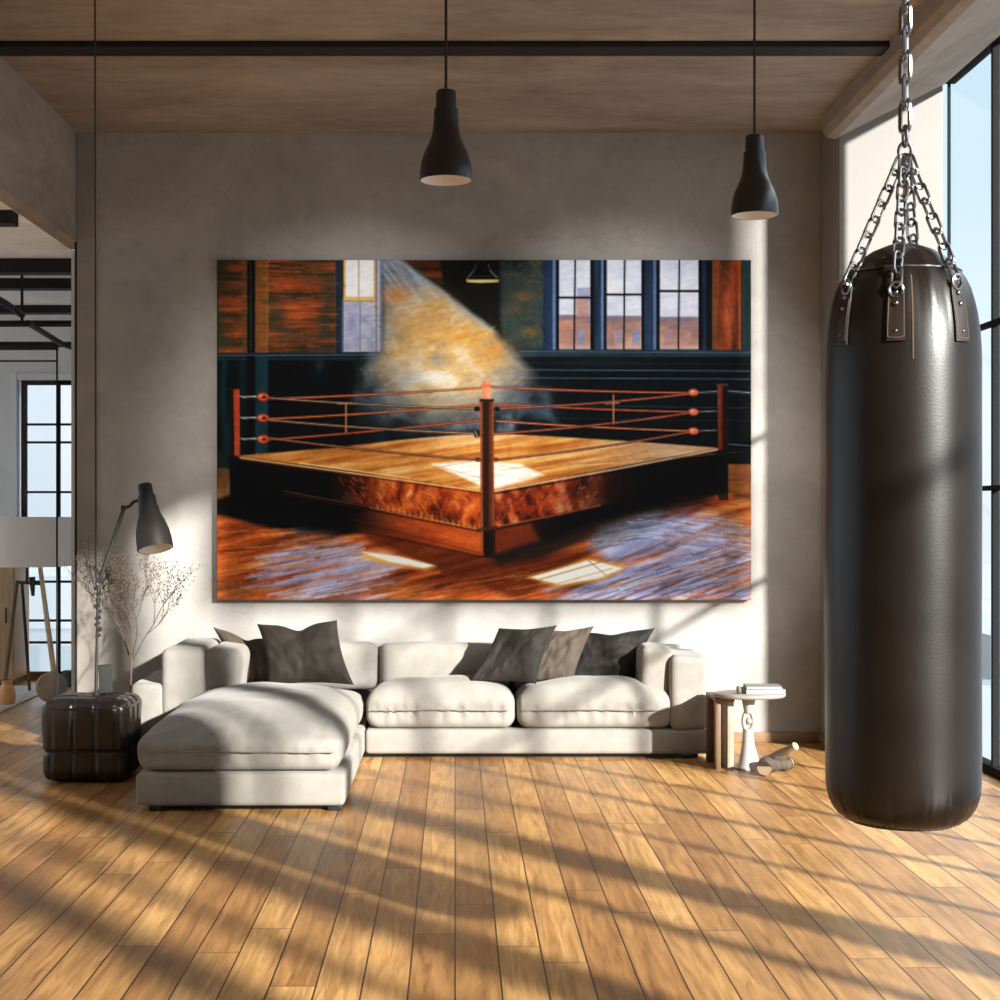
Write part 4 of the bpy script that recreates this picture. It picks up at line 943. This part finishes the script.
# ------------------------------------------------------------------ throw pillows
def pillow(name, quad, Yb, Yt, depth, mat, label, seed, dent=.0):
    """quad: corners tl, tr, br, bl; Yb, Yt: distance of the lower and upper edge"""
    pts = [P(x, y, Yt if i < 2 else Yb) for i, (x, y) in enumerate(quad)]
    tl, tr, br, bl = pts
    nrm = (tr-bl).cross(tl-br).normalized()
    if nrm.y > 0: nrm = -nrm
    n = 36
    mb = MB(); vs_ = {}
    for sgn in (1, -1):
        for i in range(n+1):
            for j in range(n+1):
                u, v = i/n*2-1, j/n*2-1
                if (abs(u) == 1 or abs(v) == 1) and (i, j, 1) in vs_: vs_[(i, j, sgn)] = vs_[(i, j, 1)]; continue
                pu, pv = u*(1-.09*(1-v*v)), v*(1-.08*(1-u*u))
                pv -= dent*math.exp(-(u/.3)**2)*max(0, v)**2
                s, t = (pu+1)/2, (pv+1)/2
                p = (bl*(1-s)+br*s)*(1-t)+(tl*(1-s)+tr*s)*t
                th = depth*((1-u*u)*(1-v*v))**.42
                th *= 1-.5*dent*4*math.exp(-(u/.2)**2)*max(0, v)
                th += .018*noise.noise(Vector((u*2.2+seed, v*2.2, sgn)))*min(1, th/.02)
                th += .008*noise.noise(Vector((u*7+seed, v*3+seed, sgn*3)))*min(1, th/.02)
                th -= .012*abs(noise.noise(Vector((u*4+seed, v*1.5, 7.))))*max(0, -v)*min(1, th/.02)
                vs_[(i, j, sgn)] = mb.bm.verts.new(p+nrm*th*sgn)
        for i in range(n):
            for j in range(n):
                f = [vs_[(i, j, sgn)], vs_[(i+1, j, sgn)], vs_[(i+1, j+1, sgn)], vs_[(i, j+1, sgn)]]
                if len(set(f)) == 4:
                    mb.bm.faces.new(f if sgn > 0 else f[::-1])
    o = mb.build(name, mat, ang=85)
    tag(o, label, 'pillow', 'throw pillows on the sofa')
    edge = [Vector(vs) for vs in []]
    return o
pillow('throw_pillow', [(213, 627), (276, 640), (284, 684), (238, 684)], 8.50, 8.60, .06, M['taupe'], 'taupe throw pillow with a folded top, leftmost on the chaise', 3.3, .2)
pillow('throw_pillow', [(257, 624), (337, 620), (354, 685), (268, 685)], 8.30, 8.42, .075, M['umber'], 'dark brown pointed pillow in front of the taupe pillow', 8.1, .2)
pillow('throw_pillow', [(571, 632), (655, 628), (634, 684), (567, 683)], 8.62, 8.70, .055, M['black_cloth'], 'near-black throw pillow leaning by the right arm cushion', 15.2, .10)
pillow('throw_pillow', [(541, 630), (594, 626), (572, 684), (520, 682)], 8.55, 8.66, .05, M['taupe'], 'taupe pillow squeezed between two dark pillows on the sofa', 11.4, .03)
pillow('throw_pillow', [(499, 628), (557, 625), (536, 684), (468, 682)], 8.46, 8.58, .055, M['charcoal'], 'charcoal pillow slanting at the middle of the sofa', 22.7, .02)

# ------------------------------------------------------------------ pouf with lamp, case; plant behind
PY_ = 7.80
pw = 88/F*7.62; pcx = P(88, 0, 7.7).x
pd = .40; ph = .415
pf = thing('leather_pouf', (pcx, PY_, 0), 'dark brown tufted leather pouf left of the chaise', 'pouf')
def poufn(co, u):
    co = co.copy()
    for a_ in (0, 1):
        pass
    k = 4
    g = 0
    if abs(u.y) > .9 or abs(u.z) > .9: g = max(g, math.exp(-((((u.x*.5+.5)*k) % 1-.5)/.07)**2))
    if abs(u.x) > .9 or abs(u.z) > .9: g = max(g, math.exp(-((((u.y*.5+.5)*k) % 1-.5)/.09)**2))
    if abs(u.x) > .9 or abs(u.y) > .9: g = max(g, math.exp(-((u.z+.28)/.05)**2))
    d = Vector((u.x**3, u.y**3, u.z**3*.6))
    return co-d*.012*g+Vector((wrinkle(co, 7, .008, 2), wrinkle(co, 7, .008, 5), wrinkle(co, 6, .01, 8)*max(0, u.z)))
mb = MB(); mb.soft((pw, pd, ph), .06, poufn, Matrix.Translation((pcx, PY_, ph/2+.004)), 6, .009); mb.build('body', M['pouf'], pf, ang=85)
mb = MB()
for zz in (.30,):
    hw, hd = pw/2-.002, pd/2-.002
    pts = []
    for k in range(40):
        a_ = 2*PI*k/40; c_, s_ = math.cos(a_), math.sin(a_)
        pts.append((pcx+hw*math.copysign(abs(c_)**.35, c_), PY_+hd*math.copysign(abs(s_)**.35, s_), .375+.004*math.sin(5*a_)))
    mb.tube(pts, .006, 6, close=True)
mb.build('piping', M['pouf'], pf)
ptop = ph+.004
# small dark case
mx = Matrix.Translation((P(106.5, 0, 7.86).x, 7.86, ptop+.004)) @ Matrix.Rotation(-.06, 4, 'Y') @ Matrix.Rotation(.25, 4, 'Z')
mb = MB(); mb.box((-.034, -.03, .002), (.034, .03, .145), .006, 2, mx=mx)
tag(mb.build('speaker_case', M['case']), 'small upright charcoal case standing on the leather pouf', 'case')
# articulated lamp
lx = P(96, 0, 7.8).x
al = thing('articulated_lamp', (lx, 7.8, ptop), 'dark grey articulated reading lamp standing on the leather pouf', 'lamp')
mb = MB(); mb.lathe([(0, 0), (.018, 0), (.018, .008), (.010, .016), (0, .016)], 28, Matrix.Translation((lx, 7.8, ptop))); mb.build('lamp_base', M['darkgrey'], al)
mb = MB(); mb.tube([(lx, 7.8, ptop+.01), P(97, 640, 7.8), P(98.5, 585, 7.8)], [.008, .008, .009], 10); mb.build('pole', M['darkgrey'], al)
mb = MB()
for k in range(9):
    t = k/8; c_ = P(98+1.0*math.sin(k*2.1), 636-48*t, 7.8); mb.tube([c_+Vector((-.012, 0, -.006)), c_+Vector((.012, 0, .008))], .008+.003*(k % 2), 8)
mb.build('spring', M['darkgrey'], al)
e1, e2, e3 = P(100, 580, 7.8), P(124, 508, 7.8), P(138, 500, 7.8)
mb = MB(); mb.tube([e1+Vector((0, -.02, 0)), e1+Vector((0, .02, 0))], .017, 14); mb.build('joint', M['darkgrey'], al); mb = MB(); mb.tube([e2+Vector((0, -.016, 0)), e2+Vector((0, .016, 0))], .014, 14); mb.build('joint', M['darkgrey'], al)
mb = MB(); mb.tube([e1, e2], .0105, 10); mb.build('arm', M['darkgrey'], al)
mb = MB(); mb.tube([e2, e2+(e3-e2)*.4+Vector((0, 0, -.008)), e2+(e3-e2)*.7+Vector((0, 0, .004)), e3+Vector((.015, 0, 0))], .008, 8); mb.build('hinge', M['darkgrey'], al)
top, bot = P(144.5, 484.5, 7.8), P(155.5, 549, 7.715)
ax = (bot-top).normalized(); rot = Vector((0, 0, 1)).rotation_difference(ax).to_matrix().to_4x4()
L = (bot-top).length
T = Matrix.Translation(top) @ rot
prof = [(0, 0), (.032, 0), (.036, .004), (.037, .06), (.044, .062), (.047, .11), (.055, .16), (.070, .20), (.084, .25), (.090, .30), (.091, L)]
mb = MB(); mb.lathe(prof+[(.087, L), (.086, .30), (.080, .25), (.066, .20), (.050, .16), (0, .13)], 48, T); mb.build('lamp_shade', M['darkgrey'], al)
mb = MB(); mb.lathe([(.0862, L-.001), (.0852, .30), (.079, .25), (.065, .20), (.049, .16), (0, .135)], 48, T); mb.build('inner_reflector', M['shadewhite'], al)
mb = MB(); mb.lathe([(0, .29), (.018, .285), (.028, .265), (.028, .24), (.018, .215), (.012, .19), (0, .18)], 24, T); mb.build('bulb', M['bulb'], al)
# cord that drops from the ceiling to the lamp
q0 = P(95, -6, 6.62); q0.z = ZC
q1 = P(96, 590, 7.775)
mb = MB(); mb.tube([q0, q0*.5+q1*.5, q1], .0042, 8)
tag(mb.build('hanging_cord', M['cord']), 'thin black cord dropping from the ceiling to the reading lamp', 'cord')

# plant
bx = P(131, 0, 8.35).x
pt = thing('branching_plant', (bx, 8.35, 0), 'bare fine-twigged plant in a dark pot behind the pouf', 'plant')
px_ = bx-.115
mb = MB(); mb.lathe([(0, 0), (.055, 0), (.07, .16), (.074, .17), (.064, .17), (.05, .03), (0, .03)], 32, Matrix.Translation((px_, 8.35, 0))); mb.build('pot', M['pot'], pt)
trunk, twigs, buds = MB(), MB(), MB()
rnd = random.Random(5)
fork = P(131, 655, 8.35)
trunk.tube([(px_, 8.35, .03), (px_+.05, 8.35, .2), (bx, 8.35, .34), P(131.5, 700, 8.35), fork], [.012, .011, .010, .009, .008], 8)
tips = []
def grow(p, d, ln, r, depth):
    pts = [p]; q_ = p.copy(); dd = d.copy()
    for k in range(4):
        dd = (dd+Vector((rnd.uniform(-.16, .16), rnd.uniform(-.12, .12), rnd.uniform(-.06, .14)))).normalized(); q_ = q_+dd*ln/4
        q_.y = min(q_.y, 8.88); pts.append(q_.copy())
    twigs.tube(pts, [r*.75, r*.68, r*.6, r*.52, r*.45], 5 if depth < 2 else 4)
    if depth < 4:
        for k in range(3 if depth < 3 else 2):
            s_ = pts[rnd.choice((2, 3, 4))] if k else pts[4]
            nd = (dd+Vector((rnd.uniform(-.75, .75), rnd.uniform(-.5, .5), rnd.uniform(-.15, .55)))).normalized()
            grow(s_, nd, ln*rnd.uniform(.6, .8), r*.62, depth+1)
    if depth >= 2:
        for s_ in pts[1:]: tips.append(s_+Vector((rnd.gauss(0, .008), rnd.gauss(0, .008), rnd.gauss(0, .008))))
for ang in (-.62, -.34, -.1, .08, .3, .5):
    grow(fork+Vector((0, 0, rnd.uniform(-.05, .0))), Vector((math.sin(ang), rnd.uniform(-.3, .2), math.cos(ang))).normalized(), .24, .0052, 0)
for t_ in tips:
    a_ = rnd.uniform(0, PI); s_ = rnd.uniform(.002, .004)
    bmesh.ops.create_icosphere(buds.bm, subdivisions=1, radius=s_, matrix=Matrix.Translation(t_) @ Matrix.Rotation(a_, 4, 'X') @ Matrix.Diagonal((1, .6, 1.5, 1)))
trunk.build('trunk', M['twig'], pt); twigs.build('twigs', M['twig'], pt)
o = buds.build('buds', M['bud'], pt); o['kind'] = 'stuff'

# ------------------------------------------------------------------ side table
TY = 8.05
st = thing('side_table', (P(750, 0, TY).x, TY, 0), 'small oval side table with white pedestal and brown side frame beside the sofa', 'table')
tcx = P(749, 0, TY).x; tz = P(0, 697, TY).z; trx = 36.5/F*TY
mb = MB(); mb.lathe([(0, 0), (trx-.012, 0), (trx-.003, .005), (trx, .012), (trx-.002, .02), (trx-.01, .024), (0, .024)], 56, Matrix.Translation((tcx, TY, tz)) @ Matrix.Diagonal((1, .72, 1, 1))); mb.build('tabletop', M['tabletop'], st)
s0 = P(750, 765, TY)
mb = MB()
cent = [(752, 771), (752.5, 762), (751, 750), (749.5, 735), (749, 722), (749, 715)]
def ped(y):
    pass
pr = [(.062, 0), (.058, .012), (.050, .03), (.042, .07), (.034, .12), (.029, .17), (.027, .21)]
def flare(a, z): return 1+.35*max(0, math.cos(a))*math.exp(-(z/.09)**2)
mb.lathe([(0, 0)]+pr+[(0, .212)], 36, Matrix.Translation((P(748, 0, TY).x, TY, 0.001)), flare)
lpx = P(748.5, 0, TY).x
pts = [(lpx+.026*math.sin(2*PI*k/24), TY, .252+.052*-math.cos(2*PI*k/24)) for k in range(24)]
mb.tube(pts, .012, 10, close=True)
mb.tube([(lpx, TY, .295), (lpx, TY, tz+.004)], [.022, .04], 16)
mb.build('pedestal', M['bone'], st)
mb = MB(); mb.ball(Vector((lpx, TY, .252)), .02, 14); mb.build('pebble_inset', M['tabletop'], st)
mb = MB(); mb.lathe([(0, 0), (.077, 0), (.074, .008), (.05, .012), (0, .012)], 36, Matrix.Translation((lpx, TY, 0)) @ Matrix.Diagonal((1, .7, 1, 1))); mb.build('foot_plate', M['tablewood'], st)
# wooden frame stool next to the sofa arm
wx0 = P(713, 0, TY+.05).x
ws = st
zt2 = tz-.004
mb = MB(); mb.box((wx0, TY-.03, 0), (wx0+.028, TY+.03, zt2-.02), .004); mb.build('leg', M['tablewood'], ws)
mb = MB(); mb.box((wx0, TY+.22, 0), (wx0+.028, TY+.28, zt2-.02), .004); mb.build('leg', M['tablewood'], ws)
mb = MB(); mb.box((wx0, TY-.035, zt2-.02), (wx0+.10, TY+.285, zt2-.001), .004); mb.build('side_rail', M['tablewood'], ws)
mb = MB(); mb.box((wx0+.065, TY-.02, .0), (wx0+.098, TY+.27, zt2-.021), .003); mb.build('side_panel', M['paleboard'], ws)
mb = MB(); mb.box((wx0+.0282, TY+.24, .0), (wx0+.0648, TY+.26, zt2-.021), .002); mb.build('back_panel', M['black'], ws)
# magazines and stone on the table
tt = tz+.024
def book(name, cx_, w_, d_, h_, z_, rz, mcover, label):
    b_ = thing(name, (cx_, TY, z_), label, 'book', 'magazines on the side table')
    mx = Matrix.Translation((cx_, TY, z_)) @ Matrix.Rotation(rz, 4, 'Z')
    mb = MB(); mb.box((-w_/2+.003, -d_/2+.003, .002), (w_/2-.002, d_/2-.003, h_-.002), mx=mx); mb.build('pages', M['paper'], b_, False)
    mb = MB(); mb.box((-w_/2, -d_/2, .0003), (w_/2, d_/2, .002), .0005, 1, mx=mx); mb.box((-w_/2, -d_/2, h_-.002), (w_/2, d_/2, h_), .0005, 1, mx=mx); mb.box((-w_/2, -d_/2, .001), (-w_/2+.003, d_/2, h_-.001), mx=mx); mb.build('cover', mcover, b_)
bcx = P(762, 0, TY).x
book('magazine', bcx, .21, .16, .022, tt+.0006, .08, M['paper'], 'white magazine lying flat on the side table, under the grey one')
book('magazine', bcx+.003, .185, .14, .016, tt+.0232, -.06, M['papergrey'], 'grey-covered magazine on top of the white one')
mb = MB(); mb.soft((.028, .03, .042), .012, lambda co, u: co+Vector((wrinkle(co, 30, .004, 1), 0, wrinkle(co, 30, .004, 4))), Matrix.Translation((P(739, 0, TY-.07).x, TY-.07, tt+.0215)), 4, .01)
tag(mb.build('stone', M['stonegrey']), 'small grey stone beside the magazines on the side table', 'stone')
# firewood
def log(a, b, r, mat, label):
    a, b = Vector(a), Vector(b); d = (b-a)
    o = thing('firewood_log', (a.x, a.y, 0), label, 'log', 'firewood by the side table')
    n = 9; pts = [a+d*(k/(n-1))+Vector((0, 0, .003*math.sin(k*1.7))) for k in range(n)]
    mb = MB(); mb.tube(pts, [r*(.94+.05*math.sin(k*2.3)) for k in range(n)], 18); mb.build('bark', mat, o)
    dn = d.normalized(); mb = MB()
    for p_, s_ in ((a, -1), (b, 1)):
        mb = MB(); mb.tube([p_+dn*s_*-.001, p_+dn*s_*.003], r*.86, 18); mb.build('cut_end', M['cut'], o)
log(P(768, 773, 7.97).xyz*1 if 0 else (P(764, 0, 7.93).x, 7.93, .037), (P(790, 0, 7.99).x, 7.99, .037), .034, M['barkdark'], 'dark bark log lying on the floor right of the pedestal')
log((P(762, 0, 7.86).x, 7.80, .046), (P(767, 0, 7.86).x, 7.86, .054), .044, M['barkdark'], 'thick short log with pale cut end facing the room')
log((1.62, 8.075, .027), (1.765, 7.905, .140), .024, M['barklight'], 'pale peeled log leaning upward over the dark logs')

# ------------------------------------------------------------------ punching bag
BY = 3.90; bxc = P(902.5, 0, BY).x; BR = .193
pb_ = thing('punching_bag', (bxc, BY, ZC), 'tall black leather punching bag hanging on chains at the window side', 'punching bag')
zt, zb = 2.03, .555
prof = [(0, zt), (.04, zt-.002), (.075, zt-.016), (.100, zt-.032), (.120, zt-.050), (.138, zt-.070), (.154, zt-.094), (.166, zt-.120), (.175, zt-.150), (.183, zt-.185), (.189, zt-.225), (.192, zt-.27)]
prof += [(BR, zt-.27-.04*k) for k in range(1, 27)]
zl = prof[-1][1]
prof += [(BR*.997, zb+.105), (BR*.985, zb+.08), (.184, zb+.057), (.175, zb+.038), (.163, zb+.022), (.145, zb+.011), (.13, zb+.006), (.10, zb+.002), (0, zb)]
def bagf(a, z):
    wt = math.exp(-((z-(zt-.11))/.09)**2); wb = math.exp(-((z-(zb+.045))/.04)**2)
    n1 = noise.noise(Vector((math.cos(a)*3.2, math.sin(a)*3.2, 1.)))
    n2 = noise.noise(Vector((math.cos(a)*11, math.sin(a)*11, 4.)))
    g = noise.noise(Vector((math.cos(a)*1.5, math.sin(a)*1.5, z*2.)))
    return 1+.05*n1*wt-.02*abs(n2)*wt-.035*abs(n2)*wb+.006*g
mb = MB(); mb.lathe(prof, 160, Matrix.Translation((bxc, BY, 0)), bagf); mb.build('bag_body', M['bag'], pb_, ang=60)
def on_bag(a, z, off):     # a: 0 faces the camera, positive to the right
    r_ = BR*.99
    for (r0, z0), (r1, z1) in zip(prof, prof[1:]):
        if z1 <= z <= z0 and z0 > z1: r_ = r0+(r1-r0)*(z0-z)/(z0-z1); break
    th = math.atan2(-math.cos(a), math.sin(a)); r_ *= bagf(th, z)
    return Vector((bxc+(r_+off)*math.sin(a), BY-(r_+off)*math.cos(a), z))
for zz in (zt-.075, zb+.006):
    mb = MB(); mb.tube([on_bag(2*PI*k/72, zz, .0005) for k in range(72)], .0035, 6, close=True); mb.build('welt', M['bagtab'], pb_)
seam = MB()
for k in range(60):
    a_ = 2*PI*k/60; seam.tube([on_bag(a_, zb+.011, .001), on_bag(a_+.06, zb+.011, .001)], .0018, 5)
o = seam.build('stitching', M['thread'], pb_); o['label'] = 'tan stitching around the bottom edge'
# vertical seam
mb = MB(); mb.tube([on_bag(math.radians(-9), z_, .0005) for z_ in np.linspace(zt-.1, zt-.31, 12)], .002, 5); mb.build('side_seam', M['thread'], pb_)
AP = Vector((P(905, 0, BY).x, BY, P(0, 152, BY).z))
def link_chain(pa, pb, ln, wr, wd):
    mb = MB(); d = pb-pa; k = max(2, int(round(d.length/(ln*.74)))); t = d.normalized(); s_ = t.orthogonal().normalized(); s2 = t.cross(s_)
    for i in range(k):
        c_ = pa+d*((i+.5)/k); sd = s_ if i % 2 else s2
        sd = (sd+(s2 if i % 2 else s_)*.35).normalized()
        hl = ln/2-wd/2; pts = []
        for j in range(7): b_ = -PI/2+PI*j/6; pts.append(c_+t*(hl+math.cos(b_)*wd/2)+sd*math.sin(b_)*wd/2)
        for j in range(7): b_ = PI/2+PI*j/6; pts.append(c_+t*(-hl+math.cos(b_)*wd/2)+sd*math.sin(b_)*wd/2)
        mb.tube(pts, wr, 6, close=True)
    return mb
for a_, zc in ((-66, 1.925), (-21, 1.905), (30, 1.925), (150, 1.95)):
    ar = math.radians(a_)
    end = on_bag(ar, zc, .014)
    link_chain(AP+Vector((.01*math.sin(ar), -.01*math.cos(ar), -.015)), end, .060, .0042, .024).build('suspension_chain', M['chrome'], pb_)
    # leather tab
    mb = MB(); n = 8; hwid = .115
    grid = {}
    ztop, zbot = 1.912, 1.765
    for lay, off in ((0, .001), (1, .0065)):
        for i in range(n+1):
            for j in range(n+1):
                z_ = ztop+(zbot-ztop)*j/n; wv = hwid*(1 if j > 2 else .72+.14*j)
                grid[(lay, i, j)] = mb.bm.verts.new(on_bag(ar+(i/n*2-1)*wv, z_, off))
    for i in range(n):
        for j in range(n):
            for lay in (0, 1): mb.bm.faces.new([grid[(lay, i, j)], grid[(lay, i+1, j)], grid[(lay, i+1, j+1)], grid[(lay, i, j+1)]])
        for j in (0, n): mb.bm.faces.new([grid[(0, i, j)], grid[(0, i+1, j)], grid[(1, i+1, j)], grid[(1, i, j)]])
        for ii in (0, n): mb.bm.faces.new([grid[(0, ii, i)], grid[(0, ii, i+1)], grid[(1, ii, i+1)], grid[(1, ii, i)]])
    tb = mb.build('strap_tab', M['bagtab'], pb_, ang=50)
    mb = MB(); outl = [on_bag(ar+s_*.098, z_, .0072) for s_, z_ in [(-1, 1.88), (-1, 1.83), (-1, 1.775), (0, 1.772), (1, 1.775), (1, 1.83), (1, 1.88)]]
    for A_, B_ in zip(outl, outl[1:]): mb.tube([A_, B_], .0013, 5)
    mb.build('stitching', M['thread'], tb)
    for z_ in (1.885, 1.858, 1.79):
        mb = MB(); mb.ball(on_bag(ar, z_, .0065), .0065 if z_ > 1.8 else .004, 10); mb.build('rivet', M['chrome'], tb)
    mb = MB(); c_ = on_bag(ar, zc-.012, .012); tv = Vector((math.cos(ar), math.sin(ar), 0))
    mb.tube([c_+tv*.016*math.cos(2*PI*k/16)+Vector((0, 0, .018*math.sin(2*PI*k/16))) for k in range(16)], .004, 6, close=True); mb.build('ring', M['chrome'], tb)
mb = MB()
mb.tube([AP+Vector((.016*math.cos(2*PI*k/18), 0, .024*math.sin(2*PI*k/18))) for k in range(18)], .005, 8, close=True)
mb.tube([AP+Vector((0, .014*math.cos(2*PI*k/18), .04+.026*math.sin(2*PI*k/18))) for k in range(18)], .005, 8, close=True); mb.build('swivel_ring', M['chrome'], pb_)
ctop = Vector((P(907, 0, BY).x, BY, ZC-.03))
link_chain(AP+Vector((0, 0, .06)), ctop, .085, .0058, .034).build('hanging_chain', M['chrome'], pb_)
mb = MB(); mb.tube([Vector((ctop.x, BY, ZC-.035)), Vector((ctop.x, BY, ZC))], .008, 10); mb.lathe([(0, -.012), (.05, -.012), (.05, 0), (0, 0)], 24, Matrix.Translation((ctop.x, BY, ZC))); mb.build('ceiling_hook', M['steel'], pb_)

# ------------------------------------------------------------------ city outside
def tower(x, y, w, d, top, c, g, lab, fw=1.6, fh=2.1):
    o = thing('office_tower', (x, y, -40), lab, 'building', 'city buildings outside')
    m_ = facade('hazed_facade', c, g, fw, fh)  # aerial haze is put into the facade colours, paler with distance
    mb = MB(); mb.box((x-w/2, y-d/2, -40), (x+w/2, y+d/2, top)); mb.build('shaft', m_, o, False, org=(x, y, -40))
    mb = MB(); mb.box((x-w/4, y-d/4, top), (x+w/4, y+d/4, top+1.6)); mb.build('roof_house', M['ground'], o, False)
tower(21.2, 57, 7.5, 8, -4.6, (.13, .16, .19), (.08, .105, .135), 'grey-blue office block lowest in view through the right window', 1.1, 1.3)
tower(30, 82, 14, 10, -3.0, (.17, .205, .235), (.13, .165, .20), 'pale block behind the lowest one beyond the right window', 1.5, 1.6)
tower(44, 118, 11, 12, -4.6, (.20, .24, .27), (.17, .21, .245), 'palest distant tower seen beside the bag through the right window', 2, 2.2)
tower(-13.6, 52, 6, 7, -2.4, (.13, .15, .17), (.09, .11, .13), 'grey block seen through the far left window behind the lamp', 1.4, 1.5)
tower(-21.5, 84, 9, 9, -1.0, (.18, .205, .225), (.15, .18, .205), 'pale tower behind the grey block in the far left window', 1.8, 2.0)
mb = MB(); mb.box((-300, 14, -41), (300, 600, -40)); struct('ground', mb, M['ground'])

# ------------------------------------------------------------------ light
w = bpy.data.worlds.new('sky'); SC.world = w; w.use_nodes = True; nt = w.node_tree
bg = nt.nodes['Background']
tc = N(nt, 'ShaderNodeTexCoord'); sx = N(nt, 'ShaderNodeSeparateXYZ'); nt.links.new(tc.outputs['Generated'], sx.inputs[0])
rp = N(nt, 'ShaderNodeValToRGB'); cr = rp.color_ramp
cr.elements[0].position = 0; cr.elements[0].color = (.74, .82, .88, 1)
cr.elements[1].position = .46; cr.elements[1].color = (2.7, 2.85, 2.95, 1)
e = cr.elements.new(.06); e.color = (.82, .90, .95, 1)
e = cr.elements.new(.20); e.color = (.60, .77, .88, 1)
e = cr.elements.new(.32); e.color = (.60, .78, .89, 1)
nt.links.new(sx.outputs[2], rp.inputs[0]); nt.links.new(rp.outputs[0], bg.inputs['Color'])
bg.inputs['Strength'].default_value = .44
sd = bpy.data.lights.new('sun', 'SUN'); so = bpy.data.objects.new('sun', sd); COL.objects.link(so)
so.rotation_euler = Vector((0, 0, -1)).rotation_difference(Vector((-.8, 1, -.44)).normalized()).to_euler()
sd.energy = 6.3; sd.angle = math.radians(1.7); sd.color = (1, .945, .86)

# two unseen ceiling spotlights, added to brighten the picture
for sx_, tx_ in ((-.8, -.58), (.5, .98)):
    p_ = Vector((sx_, 5.55, ZC-.17)); t_ = Vector((tx_, 8.95, 1.86)); d_ = (t_-p_).normalized()
    T = Matrix.Translation(p_) @ Vector((0, 0, 1)).rotation_difference(d_).to_matrix().to_4x4()
    mb = MB(); mb.lathe([(0, -.13), (.035, -.13), (.042, -.12), (.042, .05), (.037, .05), (.036, -.02), (0, -.02)], 28, T); mb.tube([p_, (sx_, 5.55, ZC)], .010, 10)
    struct('added_spotlight', mb, M['black'], True)
    ld = bpy.data.lights.new('picture_fill', 'SPOT'); lo = bpy.data.objects.new('picture_fill', ld); COL.objects.link(lo)
    lo.location = p_; lo.rotation_euler = Vector((0, 0, -1)).rotation_difference(d_).to_euler()
    ld.energy = 132 if sx_ < 0 else 165; ld.spot_size = math.radians(42); ld.spot_blend = .65; ld.color = (1, .96, .93); ld.shadow_soft_size = .03

# ------------------------------------------------------------------ camera
cd = bpy.data.cameras.new('camera'); cam = bpy.data.objects.new('camera', cd); COL.objects.link(cam)
cam.location = (0, 0, CH); cam.rotation_euler = (PI/2, 0, 0)
cd.sensor_width = 36; cd.lens = F*36/1000
cd.shift_x = (500-CX)/1000; cd.shift_y = (CY-500)/1000
cd.clip_start = .05; cd.clip_end = 2000
SC.camera = cam
SC.view_settings.view_transform = 'Standard'; SC.view_settings.look = 'None'
SC.view_settings.gamma = 1; SC.view_settings.use_curve_mapping = False
SC.view_settings.exposure = 1.45
SC.cycles.use_denoising = True
SC.cycles.max_bounces = 10; SC.cycles.diffuse_bounces = 6; SC.cycles.transparent_max_bounces = 12
